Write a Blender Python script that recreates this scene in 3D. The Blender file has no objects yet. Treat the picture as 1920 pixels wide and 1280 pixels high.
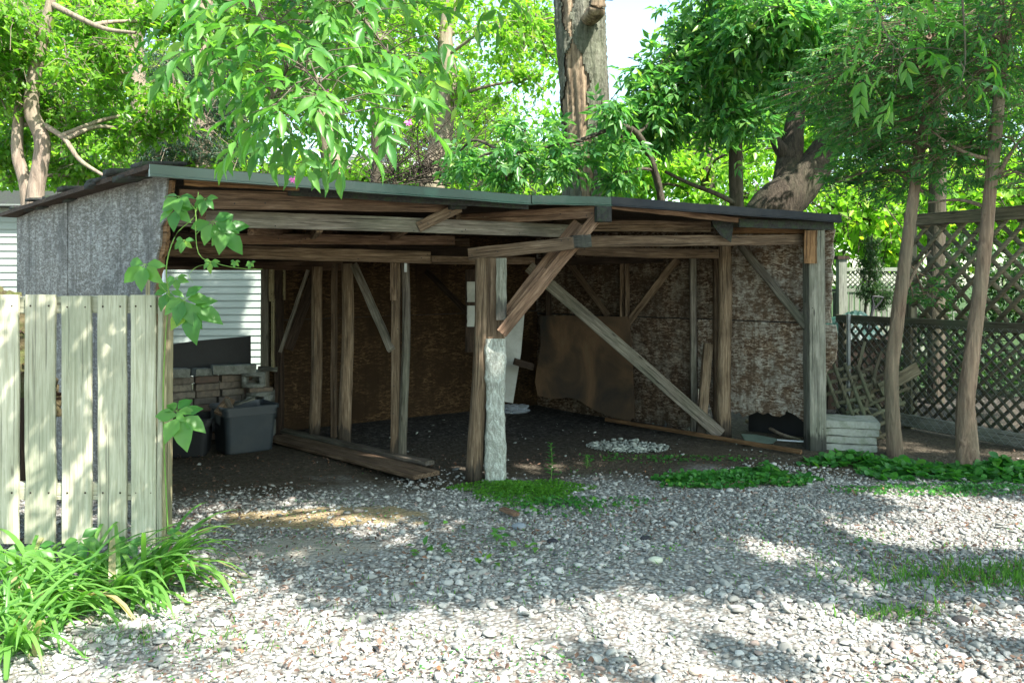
import bpy, bmesh, math, random
import numpy as np
from mathutils import Vector, Matrix
R = math.radians
rng = np.random.default_rng(7)
random.seed(7)
scene = bpy.context.scene
COL = scene.collection

# ------------------------------------------------------------------ camera, sky, sun, exposure
EYE = 1.45; FPX = 1600.0; HOR = 530.0
cam = bpy.data.cameras.new("camera"); camo = bpy.data.objects.new("camera", cam); COL.objects.link(camo)
camo.location = (0, 0, EYE); camo.rotation_euler = (R(90), 0, 0)
cam.sensor_width = 36; cam.lens = 36 * FPX / 1920; cam.shift_y = -(640 - HOR) / 1920
cam.clip_start = 0.05; cam.clip_end = 800
scene.camera = camo
SUN = Vector((0.43, -0.47, 0.77)).normalized()
world = bpy.data.worlds.new("World"); scene.world = world; world.use_nodes = True
wn = world.node_tree; bg = wn.nodes["Background"]
sky = wn.nodes.new("ShaderNodeTexSky"); sky.sky_type = 'NISHITA'; sky.sun_disc = False
sky.sun_elevation = math.asin(SUN.z); sky.sun_rotation = math.atan2(SUN.x, SUN.y)
sky.air_density = 1.0; sky.dust_density = 1.2; sky.ozone_density = 1.0
hs = wn.nodes.new("ShaderNodeHueSaturation"); hs.inputs["Saturation"].default_value = .9; wn.links.new(sky.outputs[0], hs.inputs["Color"])
wm = wn.nodes.new("ShaderNodeMix"); wm.data_type = 'RGBA'; wm.blend_type = 'MULTIPLY'; wm.inputs[0].default_value = 1; wm.inputs[7].default_value = (.98, 1.04, .92, 1)
wn.links.new(hs.outputs[0], wm.inputs[6]); wn.links.new(wm.outputs[2], bg.inputs[0]); bg.inputs[1].default_value = 0.15
sl = bpy.data.lights.new("sun", 'SUN'); sl.energy = 4.4; sl.angle = R(0.55); sl.color = (1.0, 0.94, 0.89)
so = bpy.data.objects.new("sun", sl); COL.objects.link(so)
so.rotation_euler = SUN.to_track_quat('Z', 'Y').to_euler(); so.location = (8, -8, 14)
vs = scene.view_settings; vs.view_transform = 'Standard'; vs.look = 'None'; vs.gamma = 1; vs.exposure = 1.78
cy = scene.cycles
cy.max_bounces = 8; cy.diffuse_bounces = 5; cy.glossy_bounces = 2; cy.transmission_bounces = 5; cy.transparent_max_bounces = 8
cy.use_denoising = True; cy.sample_clamp_indirect = 6.0; cy.caustics_reflective = False; cy.caustics_refractive = False

# ------------------------------------------------------------------ helpers
def P(px, py, Y): return Vector(((px - 960) / FPX * Y, Y, EYE + (HOR - py) / FPX * Y))
def G(px, py):
    Y = EYE * FPX / (py - HOR); return Vector(((px - 960) / FPX * Y, Y, 0))
def empty(name, loc, label, cat, group=None, kind=None):
    o = bpy.data.objects.new(name, None); o.location = loc; o.empty_display_size = .1; COL.objects.link(o)
    return tag(o, label, cat, group, kind)
def tag(o, label=None, cat=None, group=None, kind=None):
    if label: o["label"] = label
    if cat: o["category"] = cat
    if group: o["group"] = group
    if kind: o["kind"] = kind
    return o
def fast_mesh(name, V, F, smooth=False):
    """V (n,3); F list of index arrays (m,k)"""
    me = bpy.data.meshes.new(name)
    V = np.asarray(V, dtype=np.float32)
    if not isinstance(F, list): F = [F]
    F = [np.asarray(f, dtype=np.int32) for f in F if len(f)]
    me.vertices.add(len(V)); me.vertices.foreach_set("co", V.ravel())
    nl = sum(f.size for f in F); npoly = sum(len(f) for f in F)
    me.loops.add(nl); me.polygons.add(npoly)
    me.loops.foreach_set("vertex_index", np.concatenate([f.ravel() for f in F]))
    tot = np.concatenate([np.full(len(f), f.shape[1], dtype=np.int32) for f in F])
    st = np.concatenate([[0], np.cumsum(tot)[:-1]]).astype(np.int32)
    me.polygons.foreach_set("loop_start", st)
    me.polygons.foreach_set("loop_total", tot)
    if smooth: me.polygons.foreach_set("use_smooth", np.ones(npoly, dtype=bool))
    me.update(calc_edges=True); me.validate()
    return me
def link(name, me, mat, parent=None, M=None):
    o = bpy.data.objects.new(name, me); COL.objects.link(o)
    if mat is not None: me.materials.append(mat)
    if M is not None: o.matrix_world = M
    if parent is not None: setparent(o, parent, M)
    return o
def wloc(o):
    v = Vector((0, 0, 0))
    m = Matrix.Identity(4)
    ch = []
    while o is not None: ch.append(o); o = o.parent
    for c in reversed(ch): m = m @ c.matrix_parent_inverse @ c.matrix_basis if c.parent else c.matrix_basis.copy()
    return m
def setparent(o, parent, M=None):
    o.parent = parent
    o.matrix_parent_inverse = wloc(parent).inverted()
    if M is not None: o.matrix_basis = M
class MB:
    def __init__(s): s.v = []; s.f = {}; s.n = 0
    def add(s, V, F):
        V = np.asarray(V, float); s.v.append(V)
        for f in (F if isinstance(F, list) else [F]):
            f = np.asarray(f, int)
            if f.size: s.f.setdefault(f.shape[1], []).append(f + s.n)
        s.n += len(V)
    def mesh(s, name, smooth=False):
        return fast_mesh(name, np.concatenate(s.v), [np.concatenate(x) for x in s.f.values()], smooth)
    def build(s, name, mat, parent=None, smooth=False): return link(name, s.mesh(name, smooth), mat, parent)

def tubes(P_, Rr, sides=5):
    """P_ (N,K,3), Rr (N,K) -> V,F"""
    P_ = np.asarray(P_, float); N, K, _ = P_.shape; Rr = np.broadcast_to(np.asarray(Rr, float), (N, K))
    T = np.gradient(P_, axis=1); T /= np.linalg.norm(T, axis=2, keepdims=True) + 1e-9
    ref = np.where(np.abs(T[..., 2:3]) > .9, np.array([1., 0, 0]), np.array([0, 0, 1.]))
    A = np.cross(T, ref); A /= np.linalg.norm(A, axis=2, keepdims=True) + 1e-9
    B = np.cross(T, A)
    a = np.arange(sides) / sides * 2 * np.pi
    V = P_[:, :, None] + Rr[:, :, None, None] * (np.cos(a)[None, None, :, None] * A[:, :, None] + np.sin(a)[None, None, :, None] * B[:, :, None])
    idx = np.arange(N * K * sides).reshape(N, K, sides)
    j = (np.arange(sides) + 1) % sides
    F = np.stack([idx[:, :-1, :], idx[:, 1:, :], idx[:, 1:, j], idx[:, :-1, j]], axis=-1).reshape(-1, 4)
    return V.reshape(-1, 3), F
def smooth_path(pts, n=24):
    """Catmull-Rom through pts"""
    pts = np.array([list(p) for p in pts], float)
    if len(pts) == 2: 
        t = np.linspace(0, 1, n)[:, None]; return pts[0] * (1 - t) + pts[1] * t
    e = np.vstack([2 * pts[0] - pts[1], pts, 2 * pts[-1] - pts[-2]])
    out = []
    for u in np.linspace(0, len(pts) - 1 - 1e-6, n):
        i = int(u); t = u - i; a, b, c, d = e[i:i + 4]
        out.append(.5 * ((2 * b) + (-a + c) * t + (2 * a - 5 * b + 4 * c - d) * t * t + (-a + 3 * b - 3 * c + d) * t ** 3))
    return np.array(out)
def trunk_mesh(name, pts, radii, mat, parent=None, sides=18, n=40, rough=.08, flare=0):
    p = smooth_path(pts, n); r = np.interp(np.linspace(0, 1, n), np.linspace(0, 1, len(radii)), radii)
    V, F = tubes(p[None], r[None], sides)
    a = np.tile(np.arange(sides) / sides * 2 * np.pi, n); k = np.repeat(np.arange(n), sides)
    c = np.repeat(p, sides, axis=0)
    nz = 1 + rough * (np.sin(3 * a + k * .21) * .5 + np.sin(5 * a - k * .37 + 1) * .35 + rng.normal(0, .25, len(a)))
    V = c + (V - c) * nz[:, None]
    return link(name, fast_mesh(name, V, F, True), mat, parent)

# leaf shapes: (u along, v across, w normal), faces tri
SH_S = (np.array([(0, 0, 0), (.42, .5, .10), (1, 0, -.05), (.42, -.5, .10)]), np.array([(0, 1, 2), (0, 2, 3)]))
SH_D = (np.array([(0, 0, 0), (.18, .26, .03), (.18, 0, -.03), (.18, -.26, .03), (.42, .5, .05), (.42, 0, -.05), (.42, -.5, .05),
                  (.72, .33, -.02), (.72, 0, -.1), (.72, -.33, -.02), (1, 0, -.25)]),
        np.array([(0, 2, 1), (0, 3, 2), (1, 2, 5), (1, 5, 4), (2, 3, 6), (2, 6, 5), (4, 5, 8), (4, 8, 7), (5, 6, 9), (5, 9, 8), (7, 8, 10), (8, 9, 10)]))
_a = np.arange(9) / 9 * 2 * np.pi
SH_R = (np.vstack([[(0.45, 0, -.06)], np.stack([.5 - .5 * np.cos(_a) * (1 - .25 * (_a == 0)), .52 * np.sin(_a), .05 * np.cos(2 * _a)], 1)]),
        np.array([(0, 1 + i, 1 + (i + 1) % 9) for i in range(9)]))
def leaves(base, d, up, L, W, shape=SH_S):
    base = np.asarray(base, float); d = np.asarray(d, float); up = np.asarray(up, float)
    d = d / (np.linalg.norm(d, axis=1, keepdims=True) + 1e-9)
    s = np.cross(up, d); s /= (np.linalg.norm(s, axis=1, keepdims=True) + 1e-9); n = np.cross(d, s)
    S, F = shape; L = np.broadcast_to(L, len(base)); W = np.broadcast_to(W, len(base))
    V = base[:, None] + S[None, :, 0, None] * d[:, None] * L[:, None, None] + S[None, :, 1, None] * s[:, None] * W[:, None, None] + S[None, :, 2, None] * n[:, None] * L[:, None, None]
    Fo = F[None] + (np.arange(len(base)) * len(S))[:, None, None]
    return V.reshape(-1, 3), Fo.reshape(-1, F.shape[1])
def rnd(n): 
    v = rng.normal(size=(n, 3)); return v / (np.linalg.norm(v, axis=1, keepdims=True) + 1e-9)
def compound(base, d, up, L, lL, lW, shape, pairs=2):
    """pinnate leaves: returns V,F of leaflets"""
    d = d / np.linalg.norm(d, axis=1, keepdims=True)
    s = np.cross(up, d); s /= np.linalg.norm(s, axis=1, keepdims=True) + 1e-9; n = np.cross(d, s)
    bs, ds, us, ls = [], [], [], []
    ts = np.linspace(.45, .85, pairs)
    L = np.broadcast_to(L, len(base))
    for t in ts:
        for sg in (-1, 1):
            a = R(52) + rng.normal(0, .15, len(base))
            bs.append(base + d * (L * t)[:, None] + np.array([0, 0, -1.]) * (L * t * t * .15)[:, None])
            dd = d * np.cos(a)[:, None] + s * (sg * np.sin(a))[:, None] + np.array([0, 0, -.28]) + rng.normal(0, .12, d.shape)
            ds.append(dd); us.append(n + rng.normal(0, .3, d.shape)); ls.append(lL * rng.uniform(.6, 1.15, len(base)))
    bs.append(base + d * L[:, None] + np.array([0, 0, -1.]) * (L * .15)[:, None]); ds.append(d + np.array([0, 0, -.35]) + rng.normal(0, .1, d.shape)); us.append(n + rng.normal(0, .2, d.shape)); ls.append(lL * rng.uniform(1, 1.25, len(base)))
    ls = np.concatenate(ls)
    return leaves(np.concatenate(bs), np.concatenate(ds), np.concatenate(us), ls, ls * lW, shape)

# ------------------------------------------------------------------ materials
def new_mat(name):
    m = bpy.data.materials.new(name); m.use_nodes = True; nt = m.node_tree; b = nt.nodes["Principled BSDF"]
    return m, nt, b
def N(nt, t, **k):
    n = nt.nodes.new(t)
    for a, v in k.items():
        if a.startswith("i_"): n.inputs[int(a[2:])].default_value = v
        else: setattr(n, a, v)
    return n
def ramp(nt, fac, stops):
    r = nt.nodes.new("ShaderNodeValToRGB"); e = r.color_ramp.elements
    while len(e) < len(stops): e.new(.5)
    for el, (p, c) in zip(e, stops): el.position = p; el.color = (*c, 1)
    nt.links.new(fac, r.inputs[0]); return r.outputs[0]
def noise(nt, vec, scale, detail=4, rough=.55, dist=0):
    n = N(nt, "ShaderNodeTexNoise"); n.inputs["Scale"].default_value = scale; n.inputs["Detail"].default_value = detail
    n.inputs["Roughness"].default_value = rough; n.inputs["Distortion"].default_value = dist
    nt.links.new(vec, n.inputs["Vector"]); return n.outputs[0]
def mix(nt, fac, a, b, mode='MIX'):
    m = N(nt, "ShaderNodeMix", data_type='RGBA', blend_type=mode)
    if isinstance(fac, (int, float)): m.inputs[0].default_value = fac
    else: nt.links.new(fac, m.inputs[0])
    for s, i in ((a, 6), (b, 7)):
        if isinstance(s, tuple): m.inputs[i].default_value = (*s, 1)
        else: nt.links.new(s, m.inputs[i])
    return m.outputs[2]
def mapping(nt, scale=(1, 1, 1), coord="Object", rot=(0, 0, 0), randomise=True):
    tc = N(nt, "ShaderNodeTexCoord"); mp = N(nt, "ShaderNodeMapping"); mp.inputs["Scale"].default_value = scale; mp.inputs["Rotation"].default_value = rot
    src = tc.outputs[coord]
    if randomise:
        oi = N(nt, "ShaderNodeObjectInfo"); ml = N(nt, "ShaderNodeMath", operation='MULTIPLY'); ml.inputs[1].default_value = 37.0
        nt.links.new(oi.outputs["Random"], ml.inputs[0])
        va = N(nt, "ShaderNodeVectorMath", operation='ADD'); nt.links.new(src, va.inputs[0]); nt.links.new(ml.outputs[0], va.inputs[1]); src = va.outputs[0]
    nt.links.new(src, mp.inputs[0]); return mp.outputs[0]
def bump(nt, b, h, strength=.4, dist=.01):
    bp = N(nt, "ShaderNodeBump"); bp.inputs["Strength"].default_value = strength; bp.inputs["Distance"].default_value = dist
    nt.links.new(h, bp.inputs["Height"]); nt.links.new(bp.outputs[0], b.inputs["Normal"]); return bp
def mathn(nt, op, a, b=None):
    m = N(nt, "ShaderNodeMath", operation=op)
    for i, s in enumerate((a, b)):
        if s is None: continue
        if isinstance(s, (int, float)): m.inputs[i].default_value = s
        else: nt.links.new(s, m.inputs[i])
    return m.outputs[0]
def maprange(nt, v, a, b, c=0., d=1.):
    m = N(nt, "ShaderNodeMapRange"); m.inputs[1].default_value = a; m.inputs[2].default_value = b; m.inputs[3].default_value = c; m.inputs[4].default_value = d
    nt.links.new(v, m.inputs[0]); return m.outputs[0]

def wood(name, dark, mid, light, green=0.0, rough=.85, stain=.5, bs=.9, dark_foot=False):
    m, nt, b = new_mat(name)
    grain = noise(nt, mapping(nt, (2.4, 48, 48)), 1.6, 6, .66, .5)
    fine = noise(nt, mapping(nt, (9, 230, 230)), 1.0, 3, .6)
    blotch = noise(nt, mapping(nt, (2.2, 5, 5)), 1.6, 5, .6)
    col = ramp(nt, mathn(nt, 'ADD', mathn(nt, 'MULTIPLY', grain, .75), mathn(nt, 'MULTIPLY', fine, .25)), [(.36, dark), (.5, mid), (.64, light)])
    oi = N(nt, "ShaderNodeObjectInfo")
    v = maprange(nt, oi.outputs["Random"], 0, 1, .72, 1.22)
    hsv = N(nt, "ShaderNodeHueSaturation"); nt.links.new(v, hsv.inputs["Value"]); nt.links.new(col, hsv.inputs["Color"])
    col = mix(nt, mathn(nt, 'MULTIPLY', ramp(nt, blotch, [(.46, (0, 0, 0)), (.62, (1, 1, 1))]), stain), hsv.outputs[0], tuple(c * .42 for c in mid))
    if green:
        g = noise(nt, mapping(nt, (1.1, 2, 2)), 1.3, 4)
        col = mix(nt, mathn(nt, 'MULTIPLY', ramp(nt, g, [(.4, (0, 0, 0)), (.7, (1, 1, 1))]), green), col, (.12, .17, .10))
    # knots
    vor = N(nt, "ShaderNodeTexVoronoi", feature='DISTANCE_TO_EDGE'); vor.feature = 'F1'
    vor.inputs["Scale"].default_value = 1.0; nt.links.new(mapping(nt, (3.1, 13, 13)), vor.inputs["Vector"])
    kn = ramp(nt, vor.outputs["Distance"], [(.05, (1, 1, 1)), (.13, (0, 0, 0))])
    col = mix(nt, mathn(nt, 'MULTIPLY', kn, .8), col, tuple(c * .35 for c in dark))
    crack = ramp(nt, noise(nt, mapping(nt, (.9, 60, 60)), 1.0, 2, .5, .3), [(.62, (0, 0, 0)), (.68, (1, 1, 1))])
    col = mix(nt, mathn(nt, 'MULTIPLY', crack, .55), col, tuple(c * .3 for c in dark))
    if dark_foot:
        tc = N(nt, "ShaderNodeTexCoord"); sp = N(nt, "ShaderNodeSeparateXYZ"); nt.links.new(tc.outputs["Object"], sp.inputs[0])
        dn = mathn(nt, 'ADD', sp.outputs[0], maprange(nt, noise(nt, mapping(nt, (3, 30, 30)), 1.2, 4), .3, .7, -.07, .07))
        col = mix(nt, maprange(nt, dn, .12, .17, .75, 0), col, (.022, .022, .02))  # darker along the first stretch, the foot of upright posts
    nt.links.new(col, b.inputs["Base Color"]); b.inputs["Roughness"].default_value = rough; b.inputs["Specular IOR Level"].default_value = .25
    h = mathn(nt, 'ADD', mathn(nt, 'ADD', grain, mathn(nt, 'MULTIPLY', fine, .6)), mathn(nt, 'MULTIPLY', crack, -1.2))
    bump(nt, b, h, bs, .008)
    return m
M = {}
M['wood'] = wood("weathered_brown_wood", (.065, .042, .026), (.18, .122, .076), (.31, .228, .155))
M['red'] = wood("reddish_wood", (.065, .038, .024), (.172, .104, .064), (.29, .19, .125))
M['grey'] = wood("grey_weathered_wood", (.085, .068, .05), (.19, .16, .125), (.32, .28, .225), green=.25)
M['post'] = wood("post_wood", (.09, .060, .036), (.225, .158, .098), (.38, .29, .195), dark_foot=True)
M['greygreen'] = wood("grey_green_wood", (.10, .095, .075), (.2, .195, .155), (.32, .31, .26), green=.3, dark_foot=True)
M['fence'] = wood("fence_board_wood", (.29, .28, .19), (.40, .39, .285), (.51, .49, .38), green=.35, stain=.25, bs=.35)
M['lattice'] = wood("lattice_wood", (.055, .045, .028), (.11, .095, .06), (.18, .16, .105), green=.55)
M['lattice_up'] = wood('pale_lattice_wood', (.09, .075, .045), (.19, .155, .10), (.3, .25, .165), green=.2)  # warmer, lighter wood for the upper lattice panel
M['farfence'] = wood('far_fence_wood', (.13, .14, .11), (.22, .235, .19), (.3, .32, .27), green=.4, bs=.3)
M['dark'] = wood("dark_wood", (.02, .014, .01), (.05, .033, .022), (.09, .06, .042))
M['yellow'] = wood("yellow_wood", (.2, .16, .08), (.36, .3, .17), (.5, .43, .27), green=.3)
M['orange'] = wood("orange_wood", (.09, .048, .02), (.22, .12, .055), (.34, .2, .095), stain=.7)

def osb(name, dark, mid, light, contrast=1., lichen=(.42, .45, .42), lich=.4):
    m, nt, b = new_mat(name)
    fl = None
    for k, (rot, sc) in enumerate((((0, 0.5, 0), (16, 1, 62)), ((0, -.7, 0), (18, 1, 54)), ((0, 1.6, 0), (14, 1, 58)))):
        n = noise(nt, mapping(nt, (sc[0], 30, sc[2]), rot=rot), 1.0, 3, .6, .8)
        fl = n if fl is None else mathn(nt, 'MAXIMUM', fl, n)
    big = noise(nt, mapping(nt, (1.5, 1.5, 1.5)), 2.0, 6, .65)
    col = ramp(nt, fl, [(.52, dark), (.60, mid), (.69, light)])
    col = mix(nt, ramp(nt, big, [(.38, (1, 1, 1)), (.56, (0, 0, 0))]), col, tuple(c * .45 for c in mid))
    l2 = noise(nt, mapping(nt, (3, 3, 2.2)), 2.6, 9, .78)
    lm = mathn(nt, 'ADD', mathn(nt, 'MULTIPLY', l2, .6), mathn(nt, 'MULTIPLY', fl, .42))
    col = mix(nt, mathn(nt, 'MULTIPLY', ramp(nt, lm, [(.515, (0, 0, 0)), (.635, (1, 1, 1))]), lich), col, lichen)
    st = noise(nt, mapping(nt, (9, 9, .7)), 1.5, 5, .65, .4)
    col = mix(nt, mathn(nt, 'MULTIPLY', ramp(nt, st, [(.5, (0, 0, 0)), (.66, (1, 1, 1))]), .55), col, tuple(c * .3 for c in mid))
    nt.links.new(col, b.inputs["Base Color"]); b.inputs["Roughness"].default_value = .9; b.inputs["Specular IOR Level"].default_value = .2
    bump(nt, b, mathn(nt, 'ADD', fl, mathn(nt, 'MULTIPLY', l2, .8)), .8, .008)
    return m
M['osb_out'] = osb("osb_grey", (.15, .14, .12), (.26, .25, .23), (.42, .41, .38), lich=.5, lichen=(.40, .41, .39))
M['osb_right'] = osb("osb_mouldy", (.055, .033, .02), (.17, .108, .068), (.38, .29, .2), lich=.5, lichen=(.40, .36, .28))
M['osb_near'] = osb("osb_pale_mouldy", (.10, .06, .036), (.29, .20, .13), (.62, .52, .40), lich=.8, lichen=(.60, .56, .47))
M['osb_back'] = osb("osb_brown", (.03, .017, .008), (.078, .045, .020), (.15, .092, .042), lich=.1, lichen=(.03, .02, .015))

def plain(name, c, rough=.7, metal=0, spec=.4, nscale=8, var=.3, bmp=.15, bdist=.004, dirt_or_glint=None, dfac=.5):
    m, nt, b = new_mat(name)
    n = noise(nt, mapping(nt, (1, 1, 1)), nscale, 6, .65)
    col = ramp(nt, n, [(.3, tuple(x * (1 - var) for x in c)), (.7, tuple(min(1, x * (1 + var)) for x in c))])
    if dirt_or_glint:
        d = noise(nt, mapping(nt, (1, 1, 1)), nscale * .35, 7, .7)
        col = mix(nt, mathn(nt, 'MULTIPLY', ramp(nt, d, [(.48, (0, 0, 0)), (.6, (1, 1, 1))]), dfac), col, dirt_or_glint)
    nt.links.new(col, b.inputs["Base Color"]); b.inputs["Roughness"].default_value = rough; b.inputs["Metallic"].default_value = metal
    b.inputs["Specular IOR Level"].default_value = spec
    if bmp: bump(nt, b, n, bmp, bdist)
    return m
M['metal_green'] = plain("green_painted_metal", (.012, .055, .035), .3, 0, .4, 2, .45, .03, dirt_or_glint=(.14, .17, .15), dfac=.5)  # pale patches painted in for sky reflected along the metal
M['metal_navy'] = plain("dark_blue_metal", (.006, .010, .016), .5, 0, .25, 4, .3, .05, dirt_or_glint=(.05, .05, .05), dfac=.3)
M['tar'] = plain("tar_shingle", (.035, .035, .033), .95, 0, .2, 60, .5, .8, .004, dirt_or_glint=(.04, .07, .03), dfac=.5)
M['concrete'] = plain("concrete", (.33, .34, .29), .9, 0, .2, 30, .18, .5, .003, dirt_or_glint=(.17, .2, .13), dfac=.6)
M['block'] = plain("cinder_block", (.24, .25, .22), .95, 0, .2, 40, .25, .7, .004, dirt_or_glint=(.1, .11, .08), dfac=.5)
M['plastic'] = plain("dark_grey_plastic", (.032, .042, .048), .42, 0, .5, 4, .15, .03, dirt_or_glint=(.09, .09, .08), dfac=.35)
M['black'] = plain("black_plastic", (.014, .015, .016), .55, 0, .4, 6, .3, .1)
M['white'] = plain("dirty_white_paint", (.5, .51, .46), .6, 0, .3, 5, .12, .05, dirt_or_glint=(.16, .15, .11), dfac=.4)
M['galv'] = plain("galvanised_steel", (.33, .35, .35), .45, .8, .5, 10, .2, .05)
M['pipe'] = plain("white_pipe", (.7, .72, .7), .4, 0, .5, 4, .08, 0)
M['tarp'] = plain("green_tarp", (.01, .04, .03), .5, 0, .4, 5, .3, .3)
M['plywood'] = wood("stained_plywood", (.05, .028, .012), (.13, .07, .028), (.2, .115, .05), stain=.9)
M['trim'] = plain("white_trim", (.72, .75, .8), .5, 0, .4, 3, .05, 0)

def brickm():
    m, nt, b = new_mat("old_brick")
    oi = N(nt, "ShaderNodeObjectInfo")
    c = ramp(nt, oi.outputs["Random"], [(0, (.16, .1, .075)), (.3, (.24, .18, .13)), (.55, (.2, .18, .15)), (.8, (.30, .26, .2)), (1, (.12, .10, .085))])
    n = noise(nt, mapping(nt, (1, 1, 1)), 25, 6, .7)
    c = mix(nt, ramp(nt, n, [(.4, (0, 0, 0)), (.7, (1, 1, 1))]), c, (.10, .095, .075))
    nt.links.new(c, b.inputs["Base Color"]); b.inputs["Roughness"].default_value = .95; bump(nt, b, n, .8, .006); return m
M['brick'] = brickm()

def siding():
    m, nt, b = new_mat("white_siding")
    n = noise(nt, mapping(nt, (1, 1, 1)), 1.2, 5, .6)
    c = ramp(nt, n, [(.3, (.25, .29, .25)), (.7, (.31, .35, .31))])  # white boards toned down, shade put into the base colour
    nt.links.new(c, b.inputs["Base Color"]); b.inputs["Roughness"].default_value = .55; return m
M['siding'] = siding()

def bark(name, dark, light, moss=None, mf=.4, zscale=3.0, sc=14, dist=.03):
    m, nt, b = new_mat(name)
    v = mapping(nt, (sc, sc, zscale), randomise=False)
    n = noise(nt, v, 1.0, 7, .68, 1.2)
    r = N(nt, "ShaderNodeTexNoise"); r.noise_type = 'RIDGED_MULTIFRACTAL'; r.inputs["Scale"].default_value = 1.2; nt.links.new(v, r.inputs["Vector"])
    c = ramp(nt, n, [(.32, dark), (.68, light)])
    if moss:
        mo = noise(nt, mapping(nt, (1, 1, .5), randomise=False), 2.2, 5, .65)
        c = mix(nt, mathn(nt, 'MULTIPLY', ramp(nt, mo, [(.44, (0, 0, 0)), (.6, (1, 1, 1))]), mf), c, moss)
    nt.links.new(c, b.inputs["Base Color"]); b.inputs["Roughness"].default_value = .92; b.inputs["Specular IOR Level"].default_value = .2
    bump(nt, b, mathn(nt, 'ADD', n, mathn(nt, 'MULTIPLY', r.outputs[0], .25)), .9, dist); return m
M['bark'] = bark("grey_bark", (.07, .055, .042), (.24, .2, .16), (.14, .17, .08), .4)
M['bark_mid'] = bark('brown_bark', (.022, .018, .013), (.09, .072, .052), (.08, .09, .05), .3, sc=20)  # shade on the leaning trunk is put into this dark bark colour
M['bark_pale'] = bark("pale_bark", (.16, .12, .09), (.36, .29, .22), (.2, .22, .12), .35)
M['bark_cedar'] = bark("cedar_bark", (.10, .065, .045), (.36, .26, .18), (.2, .19, .13), .45, 2.6, 32, .03)
M['bark_dark'] = bark("dark_bark", (.03, .024, .018), (.12, .10, .075), (.07, .08, .04), .3)
M['bark_big'] = bark("furrowed_bark", (.045, .045, .033), (.25, .25, .19), (.12, .15, .08), .35, 2.6, 15, .08)

def deadwood():
    m, nt, b = new_mat("bare_dead_wood")
    v = mapping(nt, (16, 16, 1.3), randomise=False)
    n = noise(nt, v, 1.0, 6, .65, .8)
    c = ramp(nt, n, [(.34, (.05, .035, .02)), (.5, (.20, .145, .085)), (.66, (.36, .28, .18))])
    nt.links.new(c, b.inputs["Base Color"]); b.inputs["Roughness"].default_value = .85; bump(nt, b, n, .8, .02); return m
M['deadwood'] = deadwood()

def leafmat(name, c0, c1, trans=.45, gloss=.35, tint=(1.0, 1.15, .45), tgain=1.5, dry=None):
    """c0..c1 per-leaf colour range"""
    m, nt, b = new_mat(name)
    ge = N(nt, "ShaderNodeNewGeometry")
    col = ramp(nt, ge.outputs["Random Per Island"], [(0, c0), (.5, tuple((a + d) / 2 for a, d in zip(c0, c1))), (.93, c1), (.94 if dry else 1, dry if dry else tuple(min(.9, x) for x in (c1[0] * 1.6, c1[1] * 1.15, c1[2] * .7)))])
    nt.links.new(col, b.inputs["Base Color"]); b.inputs["Roughness"].default_value = gloss; b.inputs["Specular IOR Level"].default_value = .45
    tr = N(nt, "ShaderNodeBsdfTranslucent")
    tcol = mix(nt, 1.0, col, tuple(min(x * tgain, 2.0) for x in tint), 'MULTIPLY')
    nt.links.new(tcol, tr.inputs[0])
    ms = N(nt, "ShaderNodeMixShader"); ms.inputs[0].default_value = trans
    nt.links.new(b.outputs[0], ms.inputs[1]); nt.links.new(tr.outputs[0], ms.inputs[2])
    nt.links.new(ms.outputs[0], nt.nodes["Material Output"].inputs[0]); return m
M['leaf_bright'] = leafmat("bright_leaf", (.08, .22, .025), (.2, .38, .05), .55)
M['leaf_near'] = leafmat("near_leaf", (.055, .19, .035), (.14, .31, .06), .45, .38)
M['leaf_teal'] = leafmat("deep_green_leaf", (.045, .17, .055), (.15, .32, .08), .5, .35, tint=(1.1, 1.25, .55))
M['leaf_cedar'] = leafmat("cedar_leaf", (.035, .14, .045), (.10, .25, .06), .42, .6, tint=(1, 1.15, .5))
M['leaf_far'] = leafmat("far_leaf", (.11, .27, .03), (.27, .46, .06), .55)
M['leaf_dark'] = leafmat("dark_leaf", (.02, .06, .02), (.045, .11, .03), .3, .5)
M['leaf_spruce'] = leafmat("spruce_needles", (.03, .08, .05), (.07, .14, .08), .2, .6)
M['leaf_ground'] = leafmat("ground_leaf", (.035, .16, .03), (.075, .26, .04), .4, .4)
M['leaf_moss'] = leafmat("fern_leaf", (.06, .2, .02), (.12, .32, .03), .45, .5)
M['blade'] = leafmat("lily_blade", (.08, .22, .04), (.18, .36, .08), .45, .4, dry=(.42, .36, .2))
M['litter'] = leafmat("dead_leaves", (.07, .042, .03), (.20, .125, .085), .15, .8, tint=(1, .8, .5))
M['flower'] = plain("pink_flower", (.75, .16, .5), .6, 0, .3, 5, .2, 0)

def stonem(name, stops):
    m, nt, b = new_mat(name)
    ge = N(nt, "ShaderNodeNewGeometry")
    c = ramp(nt, ge.outputs["Random Per Island"], stops)
    n = noise(nt, mapping(nt, (1, 1, 1), randomise=False), 60, 4, .6)
    c = mix(nt, mathn(nt, 'MULTIPLY', ramp(nt, n, [(.45, (0, 0, 0)), (.65, (1, 1, 1))]), .3), c, (.22, .22, .19))
    nt.links.new(c, b.inputs["Base Color"]); b.inputs["Roughness"].default_value = .9; b.inputs["Specular IOR Level"].default_value = .2; return m
M['stone'] = stonem("gravel_stone", [(0, (.17, .165, .145)), (.35, (.29, .29, .26)), (.7, (.41, .41, .37)), (.9, (.55, .54, .49)), (.95, (.36, .27, .22)), (1, (.10, .11, .11))])
M['rubble'] = stonem("rubble", [(0, (.2, .22, .19)), (.6, (.34, .37, .32)), (1, (.45, .47, .42))])

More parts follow.
